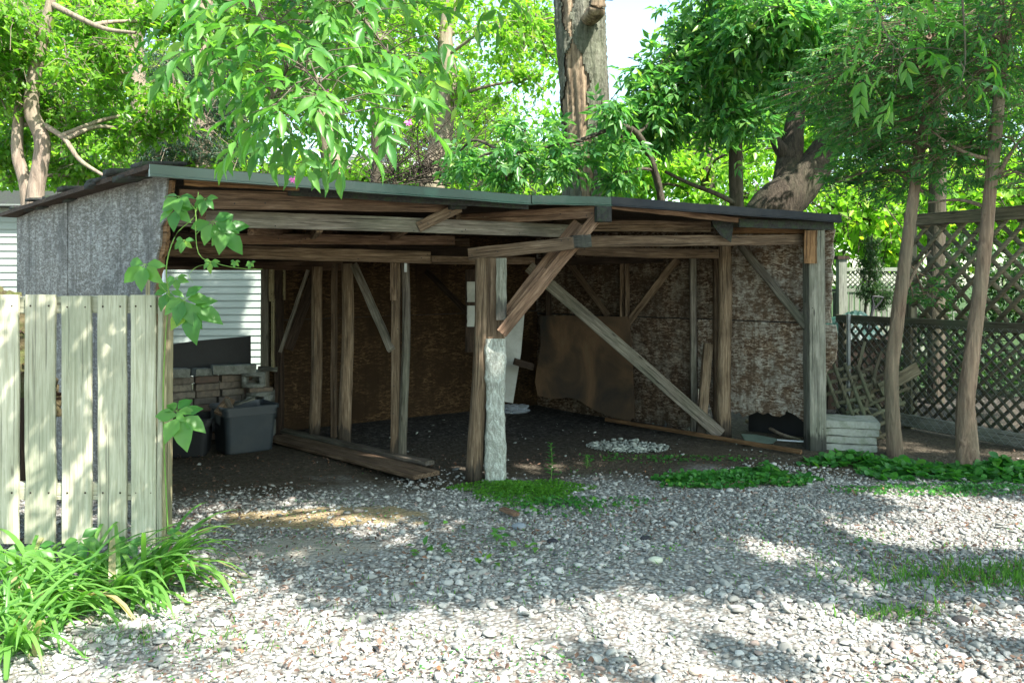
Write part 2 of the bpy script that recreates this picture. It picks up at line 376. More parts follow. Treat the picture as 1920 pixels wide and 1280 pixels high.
# ------------------------------------------------------------------ ground
def ground_h(x, y):
    x = np.asarray(x, float); y = np.asarray(y, float)
    return .018 * np.sin(1.3 * x + .4) * np.cos(1.1 * y) + .010 * np.sin(3.1 * x - 1.7 * y)
def gz(x, y): return float(ground_h(x, y))
def build_ground():
    xs = np.concatenate([np.linspace(-260, -16, 22), np.linspace(-14, 14, 190), np.linspace(16, 260, 22)])
    ys = np.concatenate([np.linspace(-60, -6, 10), np.linspace(-4, 16, 150), np.linspace(18, 420, 34)])
    X, Y = np.meshgrid(xs, ys); fade = np.clip(1 - (np.hypot(X, Y - 6) - 12) / 4, 0, 1)
    Z = ground_h(X, Y) * fade
    V = np.stack([X, Y, Z], -1).reshape(-1, 3); nx = len(xs)
    i = np.arange(len(V)).reshape(len(ys), nx)
    F = np.stack([i[:-1, :-1], i[:-1, 1:], i[1:, 1:], i[1:, :-1]], -1).reshape(-1, 4)
    m, nt, b = new_mat("gravel_and_earth")
    co = mapping(nt, (1, 1, 1), randomise=False)
    vo = N(nt, "ShaderNodeTexVoronoi"); vo.inputs["Scale"].default_value = 42; nt.links.new(co, vo.inputs["Vector"])
    sep = N(nt, "ShaderNodeSeparateColor"); nt.links.new(vo.outputs["Color"], sep.inputs[0])
    grav = ramp(nt, sep.outputs[0], [(0, (.2, .2, .18)), (.5, (.34, .35, .32)), (1, (.5, .5, .47))])
    grav = mix(nt, ramp(nt, vo.outputs["Distance"], [(.3, (0, 0, 0)), (.75, (1, 1, 1))]), grav, (.17, .155, .13))
    nz = noise(nt, co, 1.1, 6, .6); nf = noise(nt, co, 22, 6, .7)
    earth = ramp(nt, nf, [(.3, (.045, .037, .026)), (.6, (.10, .085, .06)), (.8, (.2, .18, .14))])
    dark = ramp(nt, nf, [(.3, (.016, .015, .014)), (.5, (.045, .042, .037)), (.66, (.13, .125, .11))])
    sx = N(nt, "ShaderNodeSeparateXYZ"); nt.links.new(co, sx.inputs[0])
    def halfplane(a, bb, c, w):   # smooth a*x+b*y>c with noise
        s = mathn(nt, 'ADD', mathn(nt, 'MULTIPLY', sx.outputs[0], a), mathn(nt, 'MULTIPLY', sx.outputs[1], bb))
        s = mathn(nt, 'ADD', s, maprange(nt, nz, .3, .7, -.45, .45))
        return maprange(nt, s, c - w, c + w)
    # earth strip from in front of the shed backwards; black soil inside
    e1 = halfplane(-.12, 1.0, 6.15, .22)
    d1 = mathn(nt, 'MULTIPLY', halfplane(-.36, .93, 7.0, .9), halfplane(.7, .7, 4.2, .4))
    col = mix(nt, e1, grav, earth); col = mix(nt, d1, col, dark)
    far = maprange(nt, sx.outputs[1], 11, 13); col = mix(nt, far, col, (.05, .09, .03))
    # sawdust patch
    def blob(cx, cyy, rx, ry):
        a = mathn(nt, 'DIVIDE', mathn(nt, 'SUBTRACT', sx.outputs[0], cx), rx); c = mathn(nt, 'DIVIDE', mathn(nt, 'SUBTRACT', sx.outputs[1], cyy), ry)
        d = mathn(nt, 'ADD', mathn(nt, 'MULTIPLY', a, a), mathn(nt, 'MULTIPLY', c, c)); d = mathn(nt, 'ADD', d, maprange(nt, noise(nt, co, 5, 6, .7), .3, .7, -.7, .7))
        return maprange(nt, d, .6, 1.1, 1, 0)
    g0 = G(600, 965); col = mix(nt, mathn(nt, 'MULTIPLY', blob(g0.x, g0.y, .72, .3), .9), col, (.36, .28, .15))
    g1 = G(560, 1030); col = mix(nt, mathn(nt, 'MULTIPLY', blob(g1.x, g1.y, .45, .26), .8), col, (.34, .32, .26))
    nt.links.new(col, b.inputs["Base Color"]); b.inputs["Roughness"].default_value = .95; b.inputs["Specular IOR Level"].default_value = .15
    bump(nt, b, mathn(nt, 'ADD', mathn(nt, 'MULTIPLY', vo.outputs["Distance"], -1), nf), .9, .02)
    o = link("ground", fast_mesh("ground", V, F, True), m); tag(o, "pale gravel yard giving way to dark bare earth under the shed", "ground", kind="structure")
build_ground()
EYE2 = EYE * 1600
def in_poly_sand(x, y):
    g0 = G(600, 965); g1 = G(560, 1030)
    return ((x - g0.x) / .66) ** 2 + ((y - g0.y) / .25) ** 2 < 1, ((x - g1.x) / .42) ** 2 + ((y - g1.y) / .22) ** 2 < 1

def stones(name, x, y, size, mat, sub=0, flat=.6, label=None, cat="gravel", lift=.25):
    n = len(x)
    bm = bmesh.new(); bmesh.ops.create_icosphere(bm, subdivisions=sub + 1, radius=.5); bm.verts.ensure_lookup_table()
    B = np.array([v.co[:] for v in bm.verts]); Fb = np.array([[v.index for v in f.verts] for f in bm.faces]); bm.free()
    K = len(B)
    V = np.repeat(B[None], n, 0)
    # cut by random planes for crushed-stone facets
    for _ in range(6):
        nn = rnd(n)[:, None, :]; off = rng.uniform(.16, .36, (n, 1)); dd = (V * nn).sum(-1)
        V = V - nn * np.maximum(dd - off, 0)[..., None]
    V += rng.normal(0, .03, V.shape)
    sc = np.stack([rng.uniform(.75, 1.35, n), rng.uniform(.7, 1.1, n), rng.uniform(flat * .7, flat * 1.2, n)], 1) * size[:, None]
    V *= sc[:, None]
    a = rng.uniform(0, 6.28, n); ca, sa = np.cos(a)[:, None], np.sin(a)[:, None]
    t = rng.normal(0, .25, n)[:, None]
    X, Y, Z = V[..., 0], V[..., 1], V[..., 2]
    X, Z = X * np.cos(t) - Z * np.sin(t), X * np.sin(t) + Z * np.cos(t)
    V = np.stack([X * ca - Y * sa, X * sa + Y * ca, Z], -1)
    V[..., 0] += x[:, None]; V[..., 1] += y[:, None]; V[..., 2] += (ground_h(x, y) + size * lift)[:, None]
    F = (Fb[None] + (np.arange(n) * K)[:, None, None]).reshape(-1, 3)
    o = link(name, fast_mesh(name, V.reshape(-1, 3), F, False), mat); tag(o, label, cat, kind="stuff"); return o
def gravel():
    n = 190000
    Y = rng.uniform(2.7, 8.2, n); Xr = rng.uniform(-.66, .66, n) * Y
    keep = rng.uniform(0, 1, n) < (Y / 7.6)
    X, Y = Xr[keep], Y[keep]
    e = Y - .12 * X + .18 * np.sin(2.3 * X) + .12 * np.sin(5 * X + 1)      # gravel fades into earth
    left = X + .7 * (Y - 4.7)
    pk = np.where(e < 5.75, 1.0, np.clip(1.0 - (e - 5.75) / .85, .012, 1) ** 1.5)
    pk = np.where(Y > 6.9, pk * .35, pk)
    s1, s2 = in_poly_sand(X, Y); pk = pk * np.where(s1, .12, 1) * np.where(s2, .3, 1)
    pk = pk * np.clip(.72 + .5 * np.sin(1.3 * X + .8 * Y + 1.5 * np.sin(2.1 * Y)) * np.sin(2.2 * Y - .9 * X) + .25 * np.sin(6 * X + 5 * Y), .16, 1)
    pk = pk * (1 - .55 * (np.sin(1.9 * X + 2.1 * Y) * np.sin(2.7 * Y - 1.3 * X + .6) > .62))
    k = rng.uniform(0, 1, len(X)) < pk; X, Y = X[k], Y[k]
    size = np.clip(rng.lognormal(math.log(.0195), .5, len(X)), .008, .07)
    near = Y < 4.3
    # one object, two levels of facet detail
    a = stones("gravel", X[near], Y[near], size[near], M['stone'], 1, .5, lift=.13)
    b = stones("gravel_b", X[~near], Y[~near], size[~near], M['stone'], 0, .5, lift=.13)
    bm = bmesh.new(); bm.from_mesh(a.data); bm.from_mesh(b.data); bm.to_mesh(a.data); bm.free()
    bpy.data.objects.remove(b); tag(a, "loose pale crushed stones covering the yard", "gravel", kind="stuff")
gravel()

# dead leaf litter
def litter(n, xy, name, label):
    x, y = xy
    base = np.stack([x, y, ground_h(x, y) + rng.uniform(.02, .04, n)], 1)
    d = rnd(n); d[:, 2] *= .35; up = np.array([0, 0, 1.]) + rng.normal(0, .45, (n, 3))
    L = rng.uniform(.006, .036, n); V, F = leaves(base, d, up, L, L * rng.uniform(.25, .6, n), SH_D)
    o = link(name, fast_mesh(name, V, F), M['litter']); tag(o, label, "dead leaves", kind="stuff")
n = 9000; yy = rng.uniform(2.9, 7.1, n); xx = rng.uniform(-.64, .64, n) * yy
w = (np.sin(1.7 * xx + .9 * yy) + np.sin(2.9 * yy - .7 * xx) > -.2); xx, yy = xx[w], yy[w]
litter(len(xx), (xx, yy), "leaf_litter", "brown fallen leaves and bits scattered over the gravel")

# ------------------------------------------------------------------ timber members
def box_section(L, w, h, nseg=8, bev=.004, warp=.0, jit=.0015):
    b = min(bev, w * .2, h * .2)
    sec = np.array([(-w / 2 + b, -h / 2), (w / 2 - b, -h / 2), (w / 2, -h / 2 + b), (w / 2, h / 2 - b), (w / 2 - b, h / 2), (-w / 2 + b, h / 2), (-w / 2, h / 2 - b), (-w / 2, -h / 2 + b)])
    xs = np.linspace(0, L, nseg + 1); V = []
    for x in xs:
        t = x / L; dz = warp * math.sin(math.pi * t); s = sec + rng.normal(0, jit, 2)
        V += [(x, a, c + dz) for a, c in s]
    F = [(k * 8 + j, k * 8 + (j + 1) % 8, (k + 1) * 8 + (j + 1) % 8, (k + 1) * 8 + j) for k in range(nseg) for j in range(8)]
    cap = [tuple(reversed(range(8))), tuple(range(nseg * 8, nseg * 8 + 8))]
    me = bpy.data.meshes.new("m"); me.from_pydata(V, [], F + cap); return me
def frame(p0, p1, up=(0, 0, 1), roll=0):
    p0, p1 = Vector(p0), Vector(p1); x = (p1 - p0).normalized(); up = Vector(up)
    if abs(x.dot(up)) > .97: up = Vector((0, -1, 0))
    y = up.cross(x).normalized(); z = x.cross(y)
    m = Matrix((x, y, z)).transposed().to_4x4()
    if roll: m = m @ Matrix.Rotation(roll, 4, 'X')
    m.translation = p0; return m
def member(name, p0, p1, w, h, mat, parent=None, up=(0, 0, 1), warp=0, roll=0, label=None):
    L = (Vector(p1) - Vector(p0)).length
    me = box_section(L, w, h, warp=warp); me.name = name
    o = link(name, me, mat, parent, frame(p0, p1, up, roll))
    if label: o["label"] = label
    return o
def log(name, p0, p1, r0, r1, mat, parent=None, label=None):
    L = (Vector(p1) - Vector(p0)).length; n = 16; sd = 14
    t = np.linspace(0, 1, n); path = np.stack([t * L, .012 * np.sin(t * 5 + rng.uniform(0, 6)), .012 * np.sin(t * 4 + rng.uniform(0, 6))], 1)
    V, F = tubes(path[None], (r0 + (r1 - r0) * t)[None], sd)
    V[:, 1:] *= (1 + rng.normal(0, .018, (len(V), 1)))
    me = bpy.data.meshes.new(name); me.from_pydata(V.tolist(), [], F.tolist() + [tuple(range(sd)), tuple(range(len(V) - sd, len(V)))])
    me.polygons.foreach_set("use_smooth", np.ones(len(me.polygons), dtype=bool))
    o = link(name, me, mat, parent, frame(p0, p1)); 
    if label: o["label"] = label
    return o
def slab(name, outline, th, mat, M4, parent=None, label=None):
    """outline in local XZ, thickness along +Y"""
    bm = bmesh.new(); vs_ = [bm.verts.new((x, 0, z)) for x, z in outline]
    f = bm.faces.new(vs_); r = bmesh.ops.extrude_face_region(bm, geom=[f])
    for g in r['geom']:
        if isinstance(g, bmesh.types.BMVert): g.co.y += th
    bmesh.ops.recalc_face_normals(bm, faces=bm.faces); bmesh.ops.triangulate(bm, faces=[x for x in bm.faces if len(x.verts) > 4])
    me = bpy.data.meshes.new(name); bm.to_mesh(me); bm.free()
    o = link(name, me, mat, parent, M4)
    if label: o["label"] = label
    return o
def wallframe(a, b, z=0):
    a = Vector((a[0], a[1], z)); b = Vector((b[0], b[1], z)); return frame(a, b)
def rag(p, q, n, amp):
    p = np.array(p, float); q = np.array(q, float); d = q - p; nn = np.array([-d[1], d[0]]) / np.linalg.norm(d)
    return [tuple(p + d * t + nn * rng.normal(0, amp)) for t in np.linspace(0, 1, n)[1:-1]]

# ------------------------------------------------------------------ the shed
A = Vector((-1.90, 4.74, 0)); K = Vector((-4.08, 7.03, 0)); LL = Vector((-2.28, 8.29, 0)); BB = Vector((.30, 10.1, 0)); RR = Vector((2.69, 7.42, 0))
E0 = P(280, 319, 4.6); E1 = P(996, 374, 6.0); E2 = P(1145, 377, 6.2); E3 = P(1576, 410, 7.3)
shed = empty("shed", (-.1, 7.2, 0), "old open fronted wooden shed with a thin flat roof on leaning posts", "shed")
def WP(name, p0, p1, w, h, mat='wood', **k):
    o = member(name, P(*p0), P(*p1), w, h, M[mat], shed, **k)
    if name in ('beam', 'post', 'stud', 'brace', 'rafter') and mat != 'dark':
        L = (P(*p1) - P(*p0)).length; r_ = .0045; bm = bmesh.new(); bm.from_mesh(o.data); o.data.materials.append(M['black'])
        xs = [.03, .07, L - .03, L - .08] + list(rng.uniform(.1, max(.15, L - .1), int(L * 2.5)))
        for x in xs:
            yy_, zz_ = rng.uniform(-.35, .35) * w, rng.uniform(-.35, .35) * h
            for fy in (-1, 1):
                for pts in ([(x + r_ * math.cos(t), fy * (w / 2 + .0035), zz_ + r_ * math.sin(t)) for t in np.arange(7) / 7 * 6.283], [(x + r_ * math.cos(t), yy_ + r_ * math.sin(t), fy * (h / 2 + .0035)) for t in np.arange(7) / 7 * 6.283]):
                    f = bm.faces.new([bm.verts.new(p) for p in pts]); f.material_index = 1
        bm.to_mesh(o.data); bm.free()
    return o
# roof
def roof():
    def q(v, z): return Vector((v[0], v[1], z))
    rim = [q(E0, E0.z + .035), q(E1, E1.z + .03), q(E2, E2.z + .03), q(E3, E3.z + .025), Vector((2.95, 7.75, 2.03)), Vector((.35, 10.45, 2.0)), Vector((-2.3, 8.65, 1.99)), Vector((-4.3, 7.15, 2.03))]
    bm = bmesh.new(); t = [bm.verts.new(v) for v in rim]; lo = [bm.verts.new(v - Vector((0, 0, .028))) for v in rim]
    tc = bm.verts.new((-.6, 7.2, 2.10)); lc = bm.verts.new((-.6, 7.2, 2.05)); n = len(rim)
    for i in range(n):
        j = (i + 1) % n
        bm.faces.new((t[i], t[j], tc)); bm.faces.new((lo[j], lo[i], lc)); bm.faces.new((t[j], t[i], lo[i], lo[j]))
    bmesh.ops.recalc_face_normals(bm, faces=bm.faces)
    me = bpy.data.meshes.new("roof"); bm.to_mesh(me); bm.free(); link("roof", me, M['dark'], shed)
    # curled shingle edge along the left side
    mb = MB(); a = np.array(K) + np.array([-.15, .1, 2.05]); c = np.array(E0) + np.array([-.03, .02, .035])
    for k in range(26):
        t0 = k / 26; p = a + (c - a) * t0; d = (c - a) / np.linalg.norm(c - a); s = np.array([d[1], -d[0], 0]); 
        L = rng.uniform(.1, .2); w_ = rng.uniform(.05, .1); z = rng.uniform(-.03, .035)
        o = p + s * rng.uniform(-.05, .03) + np.array([0, 0, z])
        V = [o, o + d * L, o + d * L - s * .25 + [0, 0, .02], o - s * .25 + [0, 0, .02]]
        V += [v - np.array([0, 0, .014 + rng.uniform(0, .02)]) for v in V]
        mb.add(V, [np.array([(0, 1, 2, 3), (7, 6, 5, 4), (0, 4, 5, 1), (1, 5, 6, 2), (2, 6, 7, 3), (3, 7, 4, 0)])])
    mb.build("shingle", M['tar'], shed)
roof()
def fascia(a, b, h, mat, label=None, lip=True, th=.02):
    L = (b - a).length; Mx = frame(a, b)
    mb = MB()
    prof = [(0, h / 2), (-.012, h / 2), (-.012, -h / 2 + .006), (-.026, -h / 2), (-.026, -h / 2 - .006), (th, -h / 2 - .006), (th, h / 2)]
    n = 10; V = []; 
    for k in range(n + 1):
        x = L * k / n; dz = rng.normal(0, .0015)
        V += [(x, -y if False else y, z + dz) for y, z in prof]
    m_ = len(prof); F = [(k * m_ + j, k * m_ + (j + 1) % m_, (k + 1) * m_ + (j + 1) % m_, (k + 1) * m_ + j) for k in range(n) for j in range(m_)]
    me = bpy.data.meshes.new("fascia"); me.from_pydata(V, [], F + [tuple(range(m_)), tuple(range(n * m_, n * m_ + m_))])
    o = link("fascia", me, mat, shed, Mx)
    if label: o["label"] = label
fascia(E0, E1 + Vector((-.01, -.01, -.004)), .06, M['metal_green'], "long green metal edge strip with silvery sky glints painted in over the left bay")
fascia(E1, E2, .06, M['metal_green'], "short green metal edge strip in the middle")
fascia(E2, E3, .062, M['metal_navy'], "dark blue metal edge strip over the right bay")
# black felt strip under the fascia
WP("felt_strip", (540, 357, 5.2), (990, 385, 6.05), .015, .06, 'tar'); WP("felt_strip", (1385, 418, 6.95), (1562, 424, 7.35), .02, .07, 'tar')
WP("roof_edge_board", (345, 341, 4.85), (560, 352, 5.2), .02, .04, 'orange'); WP("roof_edge_board", (1145, 386, 6.3), (1395, 414, 7.0), .03, .045, 'red')
# left wall (grey chipboard seen from outside)
Lk = (A - K).length; Mx = wallframe(K, A)
def seamx(px):   # distance along K->A where image column px falls
    u = (A - K).normalized(); s = (px - 960) / FPX
    return (s * K.y - K.x) / (u.x - s * u.y)
x1 = seamx(127); xe = Lk - .03
slab("wall_panel", [(0, .02), (x1 - .012, .02), (x1 - .012, 2.02), (x1 * .55, 2.03), (0, 1.98)], .012, M['osb_out'], Mx, shed, "grey chipboard panel at the back of the left wall")
o0 = [(x1 + .012, .02), (xe - .28, .02), (xe - .3, .9)] + rag((xe - .3, .9), (xe - .16, 1.62), 9, .008) + [(xe - .15, 1.62)] + rag((xe - .15, 1.62), (xe, 1.95), 8, .012) + [(xe, 2.07), (x1 + .5, 2.06), (x1 + .012, 2.03)]
slab("wall_panel", o0, .012, M['osb_out'], Mx, shed, "big grey chipboard panel of the left wall with a broken front edge")
M_ins = Mx @ Matrix.Translation((0, .0125, 0))
slab("torn_edge", [(xe - .31, .9), (xe - .16, 1.5)] + rag((xe - .15, 1.5), (xe + .015, 1.9), 10, .012) + [(xe + .03, 2.02), (xe - .05, 2.02), (xe - .3, 1.2)], .02, M['orange'], M_ins, shed)
for px, z0 in ((132, 0), (36, 0)):
    s_ = seamx(px); pa = K + (A - K).normalized() * s_; member("stud", (pa.x + .0, pa.y + .08, 0), (pa.x, pa.y + .08, 2.0), .05, .09, M['dark'], shed)
member("post", P(286, 1015, 4.98) , P(288, 520, 4.98), .07, .06, M['yellow'], shed, up=(0, -1, 0), label="yellowish corner post behind the creeper")
# pale door panel left of the wall
slab("side_panel", [(0, .1), (.62, .1), (.62, 2.0), (0, 1.98)], .03, M['white'], wallframe((-5.0, 7.55), (-4.12, 7.02)), shed, "pale panel at the far left end of the shed")
# back wall
ub = (BB - LL).normalized(); Lb = (BB - LL).length; MxB = wallframe(LL, BB)
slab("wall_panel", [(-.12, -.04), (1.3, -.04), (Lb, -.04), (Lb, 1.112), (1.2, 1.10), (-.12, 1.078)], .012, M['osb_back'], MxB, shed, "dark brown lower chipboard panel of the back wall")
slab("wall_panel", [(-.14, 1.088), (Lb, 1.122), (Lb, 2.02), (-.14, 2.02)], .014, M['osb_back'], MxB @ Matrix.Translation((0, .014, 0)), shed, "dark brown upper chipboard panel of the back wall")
# right wall, ragged
ur = (RR - BB).normalized(); Lr = (RR - BB).length; MxR = wallframe(BB, RR)
def rx(px): 
    s = (px - 960) / FPX; return (s * BB.y - BB.x) / (ur.x - s * ur.y)
def rzz(px, py):
    Y = BB.y + ur.y * rx(px); return EYE + (HOR - py) / FPX * Y
a0, a1, a2, a3, a4 = rx(1012), rx(1308), rx(1340), rx(1368), rx(1512)
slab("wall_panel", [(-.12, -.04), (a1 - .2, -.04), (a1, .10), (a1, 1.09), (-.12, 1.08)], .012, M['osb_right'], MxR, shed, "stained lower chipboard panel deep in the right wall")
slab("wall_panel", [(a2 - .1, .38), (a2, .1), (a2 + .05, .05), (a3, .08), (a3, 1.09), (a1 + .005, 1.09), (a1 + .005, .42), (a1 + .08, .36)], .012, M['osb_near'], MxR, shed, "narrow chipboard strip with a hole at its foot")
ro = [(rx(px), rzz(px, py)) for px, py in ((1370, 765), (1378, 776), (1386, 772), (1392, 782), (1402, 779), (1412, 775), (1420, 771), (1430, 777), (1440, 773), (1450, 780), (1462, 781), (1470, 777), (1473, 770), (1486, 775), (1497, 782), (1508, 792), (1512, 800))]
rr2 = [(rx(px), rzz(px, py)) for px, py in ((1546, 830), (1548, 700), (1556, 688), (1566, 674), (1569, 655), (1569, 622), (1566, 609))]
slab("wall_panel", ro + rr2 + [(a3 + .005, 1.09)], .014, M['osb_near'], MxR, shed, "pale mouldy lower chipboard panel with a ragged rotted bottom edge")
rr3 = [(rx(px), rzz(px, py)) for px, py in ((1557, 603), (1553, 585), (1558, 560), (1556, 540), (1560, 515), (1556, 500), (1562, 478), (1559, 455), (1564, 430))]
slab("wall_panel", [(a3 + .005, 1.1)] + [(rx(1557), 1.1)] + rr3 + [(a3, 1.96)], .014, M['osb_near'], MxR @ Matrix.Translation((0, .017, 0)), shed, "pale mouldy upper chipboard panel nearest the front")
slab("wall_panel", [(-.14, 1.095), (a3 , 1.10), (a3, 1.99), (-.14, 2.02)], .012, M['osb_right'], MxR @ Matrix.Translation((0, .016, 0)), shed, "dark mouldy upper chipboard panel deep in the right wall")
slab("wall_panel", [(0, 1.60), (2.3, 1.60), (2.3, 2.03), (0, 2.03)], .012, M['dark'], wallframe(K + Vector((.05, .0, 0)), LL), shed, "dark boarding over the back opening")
slab('seam_dark_strip', [(-.1, 1.02), (rx(1540), 1.02), (rx(1540), 1.17), (-.1, 1.17)], .01, M['black'], MxR @ Matrix.Translation((0, .032, 0)), shed)  # black strip added behind the open seam so it reads dark
slab('seam_dark_strip', [(-.1, 1.02), (Lb, 1.02), (Lb, 1.17), (-.1, 1.17)], .01, M['black'], MxB @ Matrix.Translation((0, .03, 0)), shed)
slab("dark_gap_board", [(a3 - .02, -.03), (rx(1500), -.03), (rx(1502), .42), (a3 - .02, .45)], .02, M['black'], MxR @ Matrix.Translation((0, .35, 0)), shed)  # black board added behind the ragged edge, standing in for darkness
# beams of the left bay
WP("beam", (335, 373, 4.85), (862, 384, 6.0), .045, .11, 'red')
WP("beam", (312, 408, 4.95), (1066, 434, 6.6), .04, .10, 'grey', warp=.008)
WP("beam", (215, 464, 6.0), (806, 483, 6.95), .04, .098, 'wood', warp=-.006)
WP("beam", (200, 497, 8.05), (642, 499, 8.2), .04, .085, 'red')
WP("beam", (300, 446, 5.5), (850, 451, 7.2), .04, .075, 'red')
WP("beam", (320, 437, 5.4), (720, 462, 7.4), .04, .09, 'dark')
WP("beam", (560, 466, 8.2), (880, 458, 8.6), .04, .11, 'wood')
WP("beam", (700, 470, 7.6), (960, 476, 8.6), .04, .12, 'dark'); WP("beam", (806, 487, 7.4), (1000, 489, 8.4), .04, .07, 'wood')
WP("beam", (440, 478, 7.9), (790, 468, 9.2), .04, .1, 'dark')
for k, (pa, pb, mt) in enumerate((((470, 425, 5.3), (640, 440, 8.9), 'red'), ((600, 421, 5.5), (560, 468, 8.6), 'wood'), ((760, 424, 5.9), (700, 462, 8.8), 'red'), ((860, 400, 6.3), (790, 455, 9.1), 'wood'),
                                  ((380, 405, 5.0), (300, 470, 8.1), 'red'))):
    WP("rafter", pa, pb, .04, .1, mt)
# rafters around the middle of the eave
WP("rafter", (1118, 397, 6.2), (850, 414, 6.42), .042, .088, 'red'); WP("rafter", (1124, 401, 6.35), (1000, 424, 7.0), .042, .1, 'wood')
WP("end_cap", (1117, 402, 6.12), (1144, 402, 6.14), .07, .11, 'tar')
WP("brace", (784, 426, 5.85), (862, 388, 5.9), .03, .075, 'wood'); WP("end_cap", (842, 387, 5.85), (872, 386, 5.9), .05, .045, 'tar')
WP("beam", (879, 477, 6.22), (1075, 456, 6.02), .038, .088, 'wood', label="short low beam across the middle posts")
WP("beam", (1072, 454, 6.1), (1106, 452, 6.12), .09, .09, 'greygreen')
# beams of the right bay
WP("beam", (1110, 423, 6.95), (1331, 425, 7.25), .04, .092, 'wood'); WP("beam", (1080, 453, 6.65), (1512, 449, 7.4), .04, .088, 'wood')
WP("beam", (1080, 469, 7.5), (1346, 476, 7.9), .04, .088, 'wood', warp=-.01); WP("beam", (1370, 433, 7.3), (1532, 431, 7.42), .05, .06, 'orange', label="orange rotted beam under the right end of the roof")
WP("beam", (1000, 492, 9.3), (1360, 482, 8.5), .04, .08, 'dark')
slab("torn_felt", [(0, .2), (.2, .22), (.19, .1), (.17, -.02), (.08, .04), (.02, .12)], .01, M['tar'], frame(P(1333, 450, 7.0), P(1375, 450, 7.02)), shed)
# posts, dividing row
WP("post", (589, 823, 7.95), (596, 504, 7.95), .1, .1, 'post') if False else log("post", P(589, 823, 7.95), P(597, 500, 7.95), .054, .05, M['post'], shed, "leaning round post nearest the plastic totes")
WP("stud", (626, 824, 7.92), (627, 495, 7.95), .045, .088, 'wood', up=(0, -1, 0))
log("post", P(649, 834, 7.66), P(650, 494, 7.66), .06, .05, M['post'], shed)
WP("post", (741, 862, 6.99), (743, 490, 7.0), .07, .07, 'post', up=(0, -1, 0)); log("post", P(757, 866, 6.97), P(760, 486, 6.97), .036, .033, M['grey'], shed)
WP("block", (738, 563, 6.93), (738, 492, 6.93), .05, .06, 'wood', up=(0, -1, 0))
slab("metal_strap", [(0, 0), (.022, 0), (.022, .14), (0, .14)], .003, M['galv'], frame(P(758, 510, 6.90), P(764, 510, 6.90)), shed)
log("post", P(891, 906, 6.19), P(905, 484, 6.22), .064, .05, M['post'], shed, "leaning round log post beside the wrapped post")
WP("post", (929, 906, 6.2), (931, 484, 6.22), .125, .105, 'wood', up=(0, -1, 0), label="square front post wrapped in clear film from its foot to mid height")
WP("post_cleat", (940, 600, 6.1), (940, 484, 6.12), .075, .03, 'greygreen', up=(0, -1, 0))
# film wrap
def wrap():
    n = 60; sd = 28; V = []; base = P(929, 906, 6.2); top = P(929, 634, 6.2)
    for k in range(n + 1):
        t = k / n; c = base.lerp(top, t); hw = .072 + .006 * math.sin(t * 9) - .004 * t; hd = .062
        for j in range(sd):
            a = j / sd * 2 * math.pi; ca, sa = math.cos(a), math.sin(a); p = 1 / max(abs(ca), abs(sa)) * .97 + .03
            nn = .0018 * math.sin(7 * a + 26 * t + 2 * math.sin(17 * t)) + rng.normal(0, .0007) + (.006 * max(0, math.sin(5 * t * 6.3 + a)) ** 4)
            V.append((c.x + ca * p * (hw + nn), c.y + sa * p * (hd + nn), c.z))
    F = [(k * sd + j, k * sd + (j + 1) % sd, (k + 1) * sd + (j + 1) % sd, (k + 1) * sd + j) for k in range(n) for j in range(sd)]
    m, nt, b = new_mat("bubble_film"); 
    v = N(nt, "ShaderNodeTexVoronoi"); v.inputs["Scale"].default_value = 95; nt.links.new(mapping(nt, (1, 1, 1), randomise=False), v.inputs["Vector"])
    nn = noise(nt, mapping(nt, (14, 14, 5), rot=(.3, .6, 0), randomise=False), 2, 6, .7, 1.8)
    c = ramp(nt, nn, [(.35, (.36, .37, .31)), (.6, (.52, .56, .49)), (.72, (.75, .8, .74))]); nt.links.new(c, b.inputs["Base Color"])
    b.inputs["Roughness"].default_value = .38; b.inputs["Specular IOR Level"].default_value = .5
    bump(nt, b, mathn(nt, 'ADD', v.outputs["Distance"], mathn(nt, 'MULTIPLY', nn, 1.5)), .7, .006)
    tp = N(nt, "ShaderNodeBsdfTransparent"); ms = N(nt, "ShaderNodeMixShader"); nt.links.new(ramp(nt, nn, [(.3, (.5, .5, .5)), (.65, (.9, .9, .9))]), ms.inputs[0])
    nt.links.new(tp.outputs[0], ms.inputs[1]); nt.links.new(b.outputs[0], ms.inputs[2]); nt.links.new(ms.outputs[0], nt.nodes["Material Output"].inputs[0])
    me = bpy.data.meshes.new("plastic_wrap"); me.from_pydata(V, [], F); me.polygons.foreach_set("use_smooth", np.ones(len(F), dtype=bool))
    link("plastic_wrap", me, m, shed)
wrap()
# knee braces at the middle post
member("brace", P(940, 625, 6.08), P(1118, 408, 6.2), .04, .085, M['red'], shed, up=(0, -1, 0), roll=R(90), label="front diagonal brace from the wrapped post to the eave")
member("brace", P(940, 600, 6.2), P(1084, 418, 6.3), .04, .085, M['red'], shed, up=(0, -1, 0), roll=R(90))
member("brace", P(955, 592, 6.14), P(1024, 505, 6.14), .03, .05, M['red'], shed, up=(0, -1, 0), roll=R(90))
# other braces
def brace(p0, p1, w, mat='wood', th=.035): member("brace", P(*p0), P(*p1), th, w, M[mat], shed, up=(0, -1, 0), roll=R(90))
brace((525, 660, 7.9), (578, 506, 7.95), .03, 'grey'); brace((540, 655, 8.2), (590, 520, 8.4), .09, 'dark')
brace((734, 656, 6.95), (664, 497, 7.5), .065, 'grey'); brace((880, 590, 8.4), (800, 508, 9.0), .06, 'dark')


